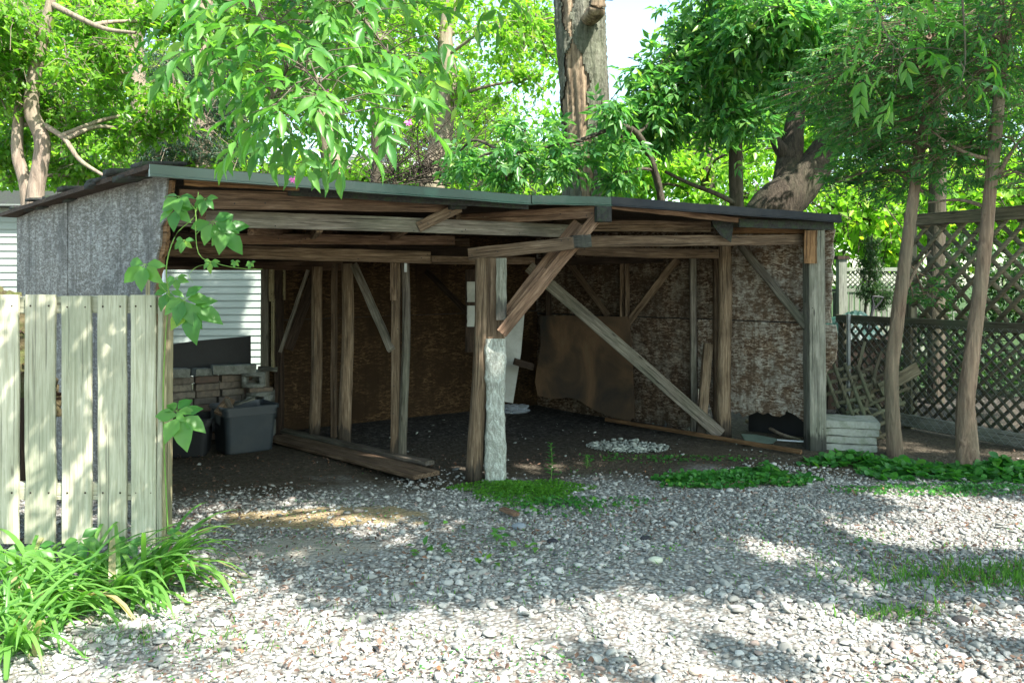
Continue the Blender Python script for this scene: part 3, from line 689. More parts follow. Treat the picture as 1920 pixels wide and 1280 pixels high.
# right wall posts
WP("post", (1530, 846, 7.36), (1527, 428, 7.36), .14, .12, 'greygreen', up=(0, -1, 0), label="broad grey green corner post at the right end")
WP("stud", (1513, 842, 7.42), (1511, 440, 7.42), .03, .09, 'greygreen', up=(0, -1, 0)); WP("post_top", (1519, 494, 7.27), (1520, 432, 7.27), .11, .02, 'orange', up=(0, -1, 0))
def wY(px, off=.07): return BB.y + ur.y * rx(px) - off
def wpost(nm, px0, px1, pyt, w, h, mat, off=.08, label=None, rnd_=False, bot=None):
    Y = wY(px0, off); b = P(px0, HOR + EYE * FPX / Y if bot is None else bot, Y); t_ = P(px1, pyt, Y)
    if rnd_: log(nm, b, t_, w, h, M[mat], shed, label)
    else: member(nm, b, t_, w, h, M[mat], shed, up=(0, -1, 0), label=label)
wpost("post", 1360, 1357, 462, .066, .060, 'post', .13, "round post standing against the right wall", True)
wpost("stud", 1343, 1343, 478, .05, .08, 'wood'); wpost("stud", 1301, 1299, 484, .06, .06, 'grey', .08)
wpost("stud", 1176, 1175, 484, .05, .06, 'wood'); wpost("stud", 1166, 1166, 484, .045, .05, 'wood', .09, bot=606)
brace((1140, 592, wY(1140)), (1055, 478, wY(1055)), .07, 'wood'); brace((1172, 612, wY(1172, .1)), (1270, 485, wY(1270, .1)), .075, 'wood')
brace((1513, 613, 7.42), (1388, 460, wY(1388, .1)), .07, 'grey')
WP("stud", (1028, 600, 9.9), (1028, 500, 9.9), .07, .06, 'dark', up=(0, -1, 0))
# back wall posts by the window
WP("post", (497, 815, 8.1), (497, 505, 8.1), .07, .06, 'grey', up=(0, -1, 0)); WP("stud", (509, 565, 8.02), (509, 505, 8.02), .045, .04, 'yellow', up=(0, -1, 0)); WP("stud", (512, 690, 8.08), (512, 560, 8.08), .03, .04, 'yellow', up=(0, -1, 0))
WP("post", (523, 812, 8.2), (523, 500, 8.2), .08, .08, 'dark', up=(0, -1, 0)); WP("stud", (533, 562, 8.15), (533, 506, 8.15), .02, .04, 'yellow', up=(0, -1, 0))
WP("sill", (484, 691, 8.05), (520, 692, 8.08), .06, .04, 'greygreen')
# boxes on the back wall
for py0, py1 in ((528, 566), (573, 612)):
    member("junction_box", P(884, (py1), 8.3), P(884, py0, 8.3), .085, .05, M['white'], shed, up=(0, -1, 0))
member("back_board", P(884, 660, 8.34), P(884, 505, 8.34), .12, .03, M['dark'], shed, up=(0, -1, 0))

# ------------------------------------------------------------------ loose things in and around the shed
def top(o, label, cat, group=None): return tag(o, label, cat, group)
top(member("timber", G(1352, 822) + Vector((0, 0, .04)), P(992, 500, 8.3), .045, .115, M['grey'], up=(0, -1, 0), roll=R(90)), "long grey timber propped diagonally across the right bay", "timber")
top(member("floor_batten", G(1136, 793) + Vector((0, 0, .04)), G(1502, 857) + Vector((0, 0, .045)), .035, .035, M['orange']), "long thin tan batten lying on the earth of the right bay", "batten")
top(member("floor_plank", G(516, 826) + Vector((0, 0, .035)), G(800, 902) + Vector((0, 0, .045)), .24, .032, M['wood']), "wide reddish brown plank lying on the ground beside the posts", "plank")
top(member("narrow_plank", G(528, 812) + Vector((0, 0, .03)), G(806, 880) + Vector((0, 0, .05)), .09, .035, M['grey']), "narrow grey plank lying behind the wide plank on the ground", "plank")
top(member("floor_board", G(500, 806) + Vector((0, 0, .03)), G(760, 778) + Vector((0, 0, .03)), .06, .03, M['wood']), "thin board lying along the foot of the back wall", "board")
top(member("short_post", G(1314, 818) + Vector((0, .0, .02)), P(1328, 645, 8.2), .085, .07, M['post'], up=(0, -1, 0)), "split short post leaning between the studs of the right wall", "wooden post")
def plywood_sheet():
    a = G(1030, 772); b = G(1184, 800); a.y -= .1
    pts = [(1012, 592), (1100, 592), (1178, 594), (1184, 640), (1186, 700), (1190, 780), (1180, 789), (1150, 783), (1112, 768), (1085, 750), (1065, 745), (1040, 748), (1008, 742), (1003, 715), (1006, 690), (1014, 650)]
    n = len(pts); mk = lambda px, py: P(px, py, 9.15 - (px - 1000) * .0032 + (600 - py) * -.0005)
    bm = bmesh.new(); vv = [bm.verts.new(mk(*p)) for p in pts]; f = bm.faces.new(vv); r = bmesh.ops.extrude_face_region(bm, geom=[f])
    for g in r['geom']:
        if isinstance(g, bmesh.types.BMVert): g.co += Vector((.008, .010, 0))
    bmesh.ops.recalc_face_normals(bm, faces=bm.faces); bmesh.ops.triangulate(bm, faces=bm.faces)
    me = bpy.data.meshes.new("plywood_sheet"); bm.to_mesh(me); bm.free()
    o = link("plywood_sheet", me, M['osb_ply']); top(o, "warped stained plywood sheet leaning in the dark back corner", "plywood")
def plym():
    m, nt, b = new_mat("water_stained_plywood")
    n = noise(nt, mapping(nt, (1, 1, .6)), 2.2, 5, .55, .8); g = noise(nt, mapping(nt, (40, 40, 3)), 1, 4, .6)
    c = ramp(nt, n, [(.3, (.02, .018, .014)), (.48, (.075, .045, .022)), (.62, (.15, .085, .04)), (.75, (.17, .12, .06))])
    c = mix(nt, .25, c, g, 'MULTIPLY'); nt.links.new(c, b.inputs["Base Color"]); b.inputs["Roughness"].default_value = .75; bump(nt, b, g, .2, .003); return m
M['osb_ply'] = plym(); plywood_sheet()
wd = slab("leaning_board", [(0, 0), (.12, -.02), (.19, .5), (.22, 1.0), (.0, 1.02)], .03, M['white'], frame(P(941, 752, 8.9), P(981, 752, 8.95)))
top(wd, "pale cream painted board standing upright behind the wrapped post", "board")
top(member("offcut", P(964, 677, 8.7), P(1000, 688, 8.75), .04, .07, M['dark']), "dark wooden offcut jutting from the cream painted board", "offcut")
top(slab("slate_tile", [(0, 0), (.24, .02), (.30, .10), (.14, .2), (.01, .22)], .012, M['tarp'] if False else plain("slate", (.10, .14, .11), .7, 0, .4, 10, .2, .1), Matrix.Translation(G(1400, 838) + Vector((0, 0, .035))) @ Matrix.Rotation(R(-78), 4, 'X')), "grey green broken tile lying on the earth by the batten", "tile")
def tube_thing(name, pts, r, mat, label, cat, n=16, sides=8):
    p = smooth_path(pts, n); V, F = tubes(p[None], np.interp(np.linspace(0, 1, n), np.linspace(0, 1, len(r)), r)[None], sides)
    me = bpy.data.meshes.new(name); m_ = len(V); me.from_pydata(V.tolist(), [], F.tolist() + [tuple(range(sides)), tuple(range(m_ - sides, m_))])
    me.polygons.foreach_set("use_smooth", np.ones(len(me.polygons), dtype=bool)); o = link(name, me, mat); return top(o, label, cat)
def gl(px, py, dz): v = G(px, py); v.z = gz(v.x, v.y) + dz; return v
tube_thing("dead_branch", [gl(1400, 800, .06), gl(1430, 806, .05), gl(1462, 822, .035), gl(1500, 833, .03)], [.022, .02, .016, .01], M['bark_pale'], "dead branch lying below the ragged wall edge", "branch")
tube_thing("thin_pipe", [gl(1445, 829, .02), gl(1480, 833, .02), gl(1510, 836, .025)], [.008, .008], M['pipe'], "thin white pipe lying by the foot of the right corner post", "pipe")
def drain():
    o = empty("drain_pipe", gl(1470, 815, 0), "black plastic drain pipe under the rotted wall edge", "pipe")
    mb = MB(); c = G(1472, 812) + Vector((.05, .15, .13)); ax = Vector((-.45, -.8, .05)).normalized()
    a = [c - ax * .5 + ax * .5 * t / 20 * 1.0 for t in range(21)]
    r = [.1 + .006 * (k % 2) for k in range(21)]; V, F = tubes(np.array([list(x) for x in a])[None], np.array(r)[None], 20); mb.add(V, F)
    V, F = tubes(np.array([list(x) for x in a])[None], np.array(r)[None] - .018, 20); mb.add(V, F[:, ::-1]); mb.build("pipe_wall", M['black'], o, True)
drain()
def cups():
    m, nt, b = new_mat("clear_plastic"); b.inputs["Base Color"].default_value = (.5, .55, .6, 1); b.inputs["Roughness"].default_value = .15
    tp = N(nt, "ShaderNodeBsdfTransparent"); ms = N(nt, "ShaderNodeMixShader"); ms.inputs[0].default_value = .45
    nt.links.new(tp.outputs[0], ms.inputs[1]); nt.links.new(b.outputs[0], ms.inputs[2]); nt.links.new(ms.outputs[0], nt.nodes["Material Output"].inputs[0])
    for (px, py, s, lab) in ((1240, 803, 1., "clear plastic cup lying on its side at the foot of the right wall"), (1226, 808, .8, "crumpled clear plastic cup beside the one lying on its side")):
        c = gl(px, py, .05 * s); pts = [c + Vector((0, -.05 * s, .01)), c + Vector((.01, .06 * s, 0))]
        V, F = tubes(smooth_path(pts, 8)[None], np.linspace(.046, .034, 8)[None] * s, 16)
        o = link("plastic_cup", fast_mesh("plastic_cup", V, F, True), m); top(o, lab, "cup", "litter cups")
    # plastic bag
    bm = bmesh.new(); bmesh.ops.create_icosphere(bm, subdivisions=4, radius=1)
    for v in bm.verts:
        k = 1 + .35 * math.sin(6 * v.co.x + 4 * v.co.y) * math.cos(5 * v.co.z) + random.uniform(-.08, .08); v.co = Vector((v.co.x * .20 * k, v.co.y * .11 * k, max(-.02, v.co.z * .07 * k)))
    me = bpy.data.meshes.new("plastic_bag"); bm.to_mesh(me); bm.free(); c = gl(955, 775, .03); o = link("plastic_bag", me, m, None, Matrix.Translation(c)); top(o, "crumpled clear plastic bag on the floor behind the wrapped post", "plastic bag")
cups()

# rubble patch
n = 1100; t = rng.uniform(0, 6.28, n); rr_ = np.sqrt(rng.uniform(0, 1, n)); c = G(1175, 838)
stones("rubble", c.x + .36 * rr_ * np.cos(t), c.y + .26 * rr_ * np.sin(t), np.clip(rng.lognormal(math.log(.022), .5, n), .01, .07), M['rubble'], 0, .5, "heap of pale crumbled cement on the shed floor", "rubble", .45)
n = 90; t = rng.uniform(0, 1, n); xx = rng.uniform(-1.2, 2.3, n); yy = rng.uniform(6.9, 9.0, n)
stones("floor_stones", xx, yy, np.clip(rng.lognormal(math.log(.02), .5, n), .01, .07), M['rubble'], 0, .5, "small stones and crumbs scattered on the dark shed floor", "stones", .3)

# bricks
def bricks():
    grp = "bricks in the dry stack behind the totes"; u = (K - LL).normalized(); nrm = Vector((-u.y, u.x, 0))
    if nrm.y > 0: nrm = -nrm
    base = LL + nrm * .02; me = box_section(.205, .10, .062, nseg=1, bev=.006, jit=.002); me.name = "brick"; first = None
    z = 0
    for row in range(9):
        x = .04 + (.1 if row % 2 else 0) + rng.uniform(0, .04)
        while x < 1.15:
            if not (x < .12 and row in (4, 5, 6, 7, 8)) :
                p = base + u * (x + .205) + nrm * rng.normal(0, .012); p.z = z + .031 + .004
                Mx = frame(p, p - u) @ Matrix.Rotation(rng.normal(0, .05), 4, 'Z')
                if first is None: first = link("brick", me, M['brick'], None, Mx); o = first
                else: o = first.copy(); COL.objects.link(o); o.matrix_world = Mx
                tag(o, "old brick lying flat in the rough dry stack behind the totes", "brick", grp)
                x += .205
            x += rng.uniform(.008, .025)
        z += .0655
    def cinder(p, rz, label, tilt=0):
        bm = bmesh.new(); W, H, D = .19, .135, .38
        mb = MB()
        def bx(x0, x1, y0, y1, z0, z1):
            V = [(x, y, zz) for zz in (z0, z1) for y in (y0, y1) for x in (x0, x1)]
            mb.add(V, np.array([(0, 2, 3, 1), (4, 5, 7, 6), (0, 1, 5, 4), (2, 6, 7, 3), (0, 4, 6, 2), (1, 3, 7, 5)]))
        t_ = .032
        bx(0, W, 0, D, 0, t_); bx(0, W, 0, D, H - t_, H); bx(0, t_, 0, D, t_, H - t_); bx(W - t_, W, 0, D, t_, H - t_); bx(t_, W - t_, D / 2 - .015, D / 2 + .015, t_, H - t_)
        me_ = mb.mesh("cinder_block"); o = link("cinder_block", me_, M['block'], None, Matrix.Translation(p) @ Matrix.Rotation(rz, 4, 'Z')); tag(o, label, "concrete block", "hollow concrete blocks in the stack")
    q = LL + nrm * .17
    member('broken_block', q + u * .2 + Vector((0, 0, .15)), q + u * .2 + Vector((0, 0, .285)), .16, .2, M['block'], up=(0, -1, 0)); tag(bpy.data.objects['broken_block'], 'broken solid concrete lump between the lower two hollow blocks', 'concrete piece')
    member('grey_brick', q + u * .12 + Vector((0, 0, .45)), q + u * .34 + Vector((0, 0, .45)), .10, .04, M['brick']); tag(bpy.data.objects['grey_brick'], 'thin pale brick between the upper two hollow blocks', 'brick')
    a = u * .40
    cinder(q + a + Vector((0, 0, .475)), R(5), "hollow concrete block on top of the right end of the brick stack")
    cinder(q + a * .95 + Vector((0.02, 0, .29)), R(-4), "hollow concrete block in the middle of the right end of the brick stack")
    cinder(q + a * .85 + Vector((.04, 0, .012)), R(8), "hollow concrete block at the bottom of the right end of the brick stack")
    zt = .606
    top(member("kerb_stone", P(397, 693, 7.85), P(478, 691, 8.05), .11, .085, M['block']), "long concrete kerb piece lying on top of the brick stack", "concrete piece")
    top(member("paving_piece", P(363, 697, 7.8), P(395, 697, 7.9), .12, .065, M['block']), "short square concrete piece on top of the brick stack beside the long kerb", "concrete piece")
    top(member("stone_slab", P(285, 699, 7.5), P(352, 699, 7.7), .12, .08, M['block']), "flat concrete piece at the left end on top of the brick stack", "concrete piece")
    dp = slab("black_sheet", [(0, 0), (1.0, .02), (1.0, .36), (.5, .335), (0, .28)], .02, M['black'], frame(P(262, 712, 7.75), P(460, 700, 8.25)))
    top(dp, "dark sheet standing on edge behind the top of the brick stack", "sheet")
bricks()

# totes
def tote(name, c, L, W, H, rz, label, mat):
    root = empty(name, c, label, "storage box", "plastic storage totes"); root.rotation_euler = (0, 0, rz)
    MR = Matrix.Translation(c) @ Matrix.Rotation(rz, 4, 'Z')
    def ring(l, w, z, r=.05, n=6):
        pts = []
        for cx, cy, a0 in ((l / 2 - r, w / 2 - r, 0), (-l / 2 + r, w / 2 - r, 90), (-l / 2 + r, -w / 2 + r, 180), (l / 2 - r, -w / 2 + r, 270)):
            for k in range(n + 1):
                a = R(a0 + 90 * k / n); pts.append((cx + r * math.cos(a), cy + r * math.sin(a), z))
        return pts
    rings = [ring(L * .80, W * .78, 0), ring(L * .82, W * .8, .01), ring(L * .90, W * .89, H * .78), ring(L * .90, W * .89, H * .79), ring(L * .95, W * .94, H * .80), ring(L * .95, W * .94, H - .03), ring(L, W, H - .03), ring(L, W, H - .006), ring(L * .985, W * .98, H), ring(L * .95, W * .93, H), ring(L * .93, W * .91, H - .02), ring(L * .78, W * .76, .015)]
    n = len(rings[0]); V = [p for r_ in rings for p in r_]; F = [(k * n + j, k * n + (j + 1) % n, (k + 1) * n + (j + 1) % n, (k + 1) * n + j) for k in range(len(rings) - 1) for j in range(n)]
    F += [tuple(reversed(range(n))), tuple(range((len(rings) - 1) * n, len(rings) * n))]
    me = bpy.data.meshes.new("tub"); me.from_pydata(V, [], F); link("tub", me, mat, root, MR)
    for sx_ in (-1, 1):
        h = MB(); x0 = sx_ * L * .475
        V = [(x0 + sx_ * .004, -.09, H * .62), (x0 + sx_ * .03, -.07, H * .66), (x0 + sx_ * .03, .07, H * .66), (x0 + sx_ * .004, .09, H * .62), (x0 + sx_ * .0, -.09, H - .032), (x0 + sx_ * .03, -.07, H - .032), (x0 + sx_ * .03, .07, H - .032), (x0, .09, H - .032)]
        h.add(V, np.array([(0, 1, 5, 4), (1, 2, 6, 5), (2, 3, 7, 6), (0, 3, 2, 1)])); mm = h.mesh("handle"); link("handle", mm, mat, root, MR)
    return root
tc = G(458, 842); tc.z = gz(tc.x, tc.y) + .004
tote("storage_tote", tc, .50, .40, .40, R(38), "open dark grey plastic tote with wood scraps sticking out", M['plastic'])
tc2 = G(345, 850); tc2.x -= .06; tc2.z = gz(tc2.x, tc2.y) + .004
tote("storage_tote", tc2, .62, .44, .32, R(12), "low black plastic tote in shade half hidden by the creeper leaves", M['black'])
top(member("wood_scrap", P(410, 776, 7.2), P(432, 748, 7.35), .09, .03, M['wood'], up=(0, -1, 0)), "broad brown wood scrap sticking up at the left of the open tote", "wood scrap", "wood scraps in the open tote")
top(member("wood_scrap", P(442, 782, 7.25), P(424, 748, 7.3), .03, .05, M['grey'], up=(0, -1, 0)), "narrow wood scrap leaning across the broad one in the open tote", "wood scrap", "wood scraps in the open tote")
top(member("wood_scrap", P(425, 762, 7.45), P(478, 746, 7.5), .10, .02, M['greygreen']), "flat pale board lying across the back rim of the open tote", "wood scrap", "wood scraps in the open tote")

# paving slabs
def slabs():
    g = G(1612, 848); g.z = 0
    w, d, h = .46, .40, .062
    labs = ("bottom slab of the stacked concrete pavers, half sunk in leaves", "third concrete slab from the top of the paver stack", "second concrete slab from the top of the paver stack", "topmost square concrete slab of the stack beside the tree")
    z = .0
    for k in range(4):
        bm = bmesh.new(); bmesh.ops.create_cube(bm, size=1)
        for v in bm.verts: v.co = Vector((v.co.x * w, v.co.y * d, v.co.z * h))
        bmesh.ops.bevel(bm, geom=bm.edges[:], offset=.007, segments=2, affect='EDGES')
        bmesh.ops.subdivide_edges(bm, edges=[e for e in bm.edges if e.calc_length() > .1], cuts=5, use_grid_fill=True)
        for v in bm.verts: v.co += Vector([random.gauss(0, .0018) for _ in range(3)])
        me = bpy.data.meshes.new("paving_slab"); bm.to_mesh(me); bm.free()
        o = link("paving_slab", me, M['concrete'], None, Matrix.Translation(Vector((g.x + random.uniform(-.02, .02) + (.01 if k == 3 else -.02), g.y + .22 + random.uniform(-.015, .015), z + h / 2))) @ Matrix.Rotation(R(-14) + random.uniform(-.04, .04), 4, 'Z'))
        top(o, labs[k], "paving slab", "stacked concrete slabs"); z += h + .004
slabs()

# ------------------------------------------------------------------ fence at left
def left_fence():
    Y = 4.2; root = empty("board_fence", P(150, 1040, Y) * 1.0, "pale weathered board fence in front of the left end of the shed", "fence")
    X = lambda px: (px - 960) / FPX * Y
    zt = EYE + (HOR - 553) / FPX * Y
    for a, b in ((-22, 36), (48, 105), (117, 173), (184, 238), (247, 294)):
        w = X(b) - X(a); x = (X(a) + X(b)) / 2; zz = zt + rng.uniform(-.004, .004)
        bo = member("board", (x, Y, .17), (x + rng.uniform(-.003, .003), Y, zz), w, .02, M['fence'], root, up=(0, -1, 0))
        for z_ in (zz - .055, .42):
            for dx in (-.3, .3):
                mb = MB(); c = np.array([x + dx * w, Y - .0105, z_]); a_ = np.arange(8) / 8 * 6.283
                V = [c + [.005 * math.cos(t), -.001, .005 * math.sin(t)] for t in a_] + [c + [0, -.002, 0]]
                mb.add(V, np.array([(i, (i + 1) % 8, 8) for i in range(8)])); mb.build("nail", M['dark'], bo)
    for z_ in (zt - .05, .42): member("rail", (X(-40), Y + .035, z_), (X(296), Y + .035, z_), .045, .085, M['fence'], root)
    member("end_post", (X(300), Y + .05, .0), (X(303), Y + .05, zt - .003), .045, .09, M['yellow'], root, up=(0, -1, 0))
    member("end_trim", (X(299), Y - .002, .15), (X(302), Y - .002, zt - .01), .022, .02, M['fence'], root, up=(0, -1, 0))
left_fence()
# compost heap behind the fence
def heap():
    bm = bmesh.new(); bmesh.ops.create_icosphere(bm, subdivisions=5, radius=1)
    for v in bm.verts:
        n_ = .10 * math.sin(7 * v.co.x + 3) * math.cos(6 * v.co.y) + random.uniform(-.05, .05)
        v.co = Vector((v.co.x * .55, v.co.y * .30, v.co.z * .75 if v.co.z > 0 else v.co.z * .02)) * (1 + n_)
    c = Vector((-3.02, 4.62, .72)); me = bpy.data.meshes.new("leaf_heap"); 
    for v in bm.verts: v.co = v.co
    bm.to_mesh(me); bm.free()
    mb = empty("compost_heap", (-2.62, 4.62, 0), "heap of old leaves and moss showing above the left fence", "compost heap")
    link("heap_mass", me, plain("compost", (.09, .075, .04), .95, 0, .1, 30, .5, .9, .02, dirt_or_glint=(.1, .14, .04), dfac=.5), mb, Matrix.Translation(c))
    n = 900; th = rng.uniform(0, 6.28, n); r_ = rng.uniform(0, 1, n) ** .6
    base = np.stack([c.x + .53 * r_ * np.cos(th), c.y + .28 * r_ * np.sin(th), c.z + .76 * np.sqrt(np.clip(1 - r_ ** 2, 0, 1))], 1); d = rnd(n); d[:, 2] *= .4
    L = rng.uniform(.03, .07, n); V, F = leaves(base, d, np.array([0, 0, 1.]) + rng.normal(0, .4, (n, 3)), L, L * .5, SH_D); link("dead_leaves", fast_mesh("dead_leaves", V, F), M['litter'], mb)
    member("bin_side", (-3.3, 4.9, 0), (-3.3, 4.9, .8), .02, .5, M['dark'], mb); member("bin_front", (-2.9, 4.37, .35), (-2.9, 4.37, .86), .9, .02, M['dark'], mb, up=(0, -1, 0))
heap()

# ------------------------------------------------------------------ right side fences
F0 = Vector((3.55, 9.3, 0)); F1 = Vector((4.62, 6.95, 0)); uf = (F1 - F0).normalized(); LF = (F1 - F0).length; MF = frame(F0, F1)
def lattice(name, x0, x1, z0, z1, mat, Mx, parent, pitch=.115, w=.036, th=.007, label=None):
    mb = MB()
    for lay, sg in ((0, 1), (1, -1)):
        c = x0 - (z1 - z0) if sg > 0 else x0
        end = x1 if sg > 0 else x1 + (z1 - z0)
        while c < end:
            # line x = c + sg*(z-z0)
            pts = []
            t0, t1 = 0, z1 - z0
            lo = max(t0, (x0 - c) * sg if sg > 0 else (c - x1)); hi = min(t1, (x1 - c) if sg > 0 else (c - x0))
            if hi - lo > .03:
                a = np.array([c + sg * lo, lay * th - .0005 * lay, z0 + lo]); b = np.array([c + sg * hi, lay * th, z0 + hi]); d = (b - a) / np.linalg.norm(b - a); s = np.array([-d[2], 0, d[0]]) * w / 2; j = rng.normal(0, .002)
                y = np.array([0, th * .92, 0]); V = [a - s, a + s, b + s, b - s]; V = V + [v + y for v in V]
                mb.add(V, np.array([(0, 1, 2, 3), (7, 6, 5, 4), (0, 4, 5, 1), (1, 5, 6, 2), (2, 6, 7, 3), (3, 7, 4, 0)]))
            c += pitch * 1.4142 + rng.normal(0, .0015)
    me = mb.mesh(name); o = link(name, me, mat, parent, Mx)
    if label: o["label"] = label
    return o
def right_fence():
    root = empty("lattice_fence", F0, "tall weathered lattice fence with a solid rail at mid height, right of the shed", "fence")
    xu = .9
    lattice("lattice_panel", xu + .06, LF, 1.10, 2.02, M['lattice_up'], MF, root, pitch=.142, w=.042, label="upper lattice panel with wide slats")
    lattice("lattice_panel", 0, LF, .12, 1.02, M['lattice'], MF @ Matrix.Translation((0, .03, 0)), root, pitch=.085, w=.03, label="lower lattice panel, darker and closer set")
    def mm(nm, x0, z0, x1, z1, w, h, y=0.0, mat='lattice'): 
        a = MF @ Vector((x0, y, z0)); b = MF @ Vector((x1, y, z1)); return member(nm, a, b, w, h, M[mat], root, up=(0, 0, 1) if abs(x1 - x0) > .3 else tuple(MF.to_3x3() @ Vector((0, -1, 0))))
    mm("rail", xu, 2.06, LF, 2.06, .06, .12, .0, 'lattice_up'); mm("rail", 0, 1.06, LF, 1.055, .05, .09, -.01); mm("rail", 0, .09, LF, .08, .05, .12, .0, 'greygreen')
    mm("post", xu, 0, xu, 2.14, .09, .09, .05); mm("post", LF - .25, 0, LF - .25, 2.1, .09, .09, .08); mm("post", .02, 0, .02, 1.1, .08, .08, .06)
right_fence()
def chainlink():
    a = F0 + Vector((-.10, -.12, 0)); Mx = frame(a, a + uf); root = empty("chain_link_fence", a, "low chain link fence with galvanised posts in front of the lattice", "fence")
    ps = []
    H = 1.0
    for sg in (1, -1):
        for c in np.arange(-H, LF + H, .085):
            lo, hi = (max(0, -c), min(H, LF - c)) if sg > 0 else (max(0, c - LF), min(H, c))
            if hi - lo > .05: ps.append([(c + sg * lo, .002 * sg, .05 + lo), (c + sg * (lo + hi) / 2, -.002 * sg, .05 + (lo + hi) / 2), (c + sg * hi, .002 * sg, .05 + hi)])
    V, F = tubes(np.array(ps), .0016, 3); link("wire_mesh", fast_mesh("wire_mesh", V, F), M['galv'], root, Mx)
    for x in (.22,):
        p = a + uf * x; V, F = tubes(np.array([[(p.x, p.y, 0), (p.x, p.y, .55), (p.x, p.y, 1.12)]]), .022, 12); link("post", fast_mesh("post", V, F, True), M['galv'], root)
chainlink()
# broken lattice pieces leaning
def broken(name, c, rz, tilt, w, h, label):
    Mx = Matrix.Translation(c) @ Matrix.Rotation(rz, 4, 'Z') @ Matrix.Rotation(tilt[0], 4, 'X') @ Matrix.Rotation(tilt[1], 4, 'Y')
    o = lattice(name, 0, w, 0, h, M['lattice'], Mx, None, pitch=.10, w=.032, th=.01); top(o, label, "lattice piece", "broken lattice pieces leaning by the fence")
broken("broken_lattice", Vector((2.98, 7.95, .02)), R(-12), (R(-14), R(20)), .5, .75, "broken lattice piece leaning on the shed corner behind the slabs")
broken("broken_lattice", Vector((3.12, 7.62, .22)), R(-4), (R(-24), R(-58)), .42, .5, "tilted broken lattice piece propped behind the slab stack and the tree")
top(member("split_board", P(1650, 730, 7.7), P(1722, 690, 7.75), .02, .12, M['lattice']), "broken board end poking out behind the nearer slim trunk", "board")
top(member("loose_slat", P(1590, 770, 7.9), P(1622, 640, 8.2), .03, .012, M['lattice'], up=(0, -1, 0)), "loose slat leaning right of the ragged wall edge, tallest one", "slat", "loose slats leaning by the fence")
top(member("loose_slat", P(1615, 790, 7.8), P(1652, 660, 8.1), .03, .012, M['lattice'], up=(0, -1, 0)), "loose slat leaning just left of the nearer slim trunk", "slat", "loose slats leaning by the fence")
# tarp + digging fork handle
def tarp():
    bm = bmesh.new(); bmesh.ops.create_grid(bm, x_segments=30, y_segments=30, size=1)
    for v in bm.verts:
        r_ = v.co.length; v.co.z = .30 * max(0, 1 - r_ * r_) + random.uniform(-.012, .012) + .05 * math.sin(4 * v.co.x) * math.cos(5 * v.co.y); v.co.x *= .42; v.co.y *= .4
    me = bpy.data.meshes.new("green_tarp"); bm.to_mesh(me); bm.free()
    r_ = empty("covered_pile", (3.95, 10.0, 0), "low pile covered with a dark green tarp beyond the fence", "covered pile"); link("tarp", me, M['tarp'], r_, Matrix.Translation((3.95, 10.0, .80)))
    member("crate", (3.95, 10.0, 0), (3.95, 10.0, .85), .72, .62, M['dark'], r_)
    t = empty("garden_fork", P(1630, 590, 9.75), "garden tool with a black D shaped handle standing in the green tarp", "garden tool")
    pts = [P(1625, 640, 9.7), P(1632, 600, 9.7), P(1638, 570, 9.7)]; V, F = tubes(smooth_path(pts, 8)[None], .016, 10); link("shaft", fast_mesh("shaft", V, F, True), M['black'], t)
    lp = [P(1638, 572, 9.7), P(1636, 560, 9.7), P(1637, 556, 9.7), P(1653, 557, 9.7), P(1655, 560, 9.7), P(1646, 572, 9.7), P(1638, 580, 9.7)]; V, F = tubes(smooth_path(lp, 24)[None], .011, 8); link("handle", fast_mesh("handle", V, F, True), M['black'], t)
tarp()
# far picket fence
def far_fence():
    Y = 13.5; root = empty("picket_fence", P(1620, 620, Y), "pale picket fence with a lattice top far behind the right corner", "fence"); X = lambda px: (px - 960) / FPX * Y
    zt = EYE + (HOR - 548) / FPX * Y; zb = 0.3
    for px in np.arange(1545, 1790, 10.2):
        member("picket", (X(px), Y, zb), (X(px), Y, zt), .065, .018, M['farfence'] , root, up=(0, -1, 0))
    member("rail", (X(1535), Y - .02, zt + .03), (X(1800), Y - .02, zt + .03), .03, .05, M['farfence'], root); member("rail", (X(1582), Y - .02, zt + .36), (X(1800), Y - .02, zt + .36), .04, .06, M['farfence'], root)
    lattice("lattice_top", 0, X(1800) - X(1585), 0, .30, M['farfence'], frame((X(1585), Y, zt + .055), (X(1800), Y, zt + .055)), root, pitch=.055, w=.02)
    member("post", (X(1574), Y - .08, 0), (X(1574), Y - .08, EYE + (HOR - 485) / FPX * Y), .13, .13, M['farfence'], root, up=(0, -1, 0))
    member("post_cap", (X(1574), Y - .08, EYE + (HOR - 486) / FPX * Y), (X(1574), Y - .08, EYE + (HOR - 480) / FPX * Y), .19, .19, M['dark'], root, up=(0, -1, 0))
far_fence()

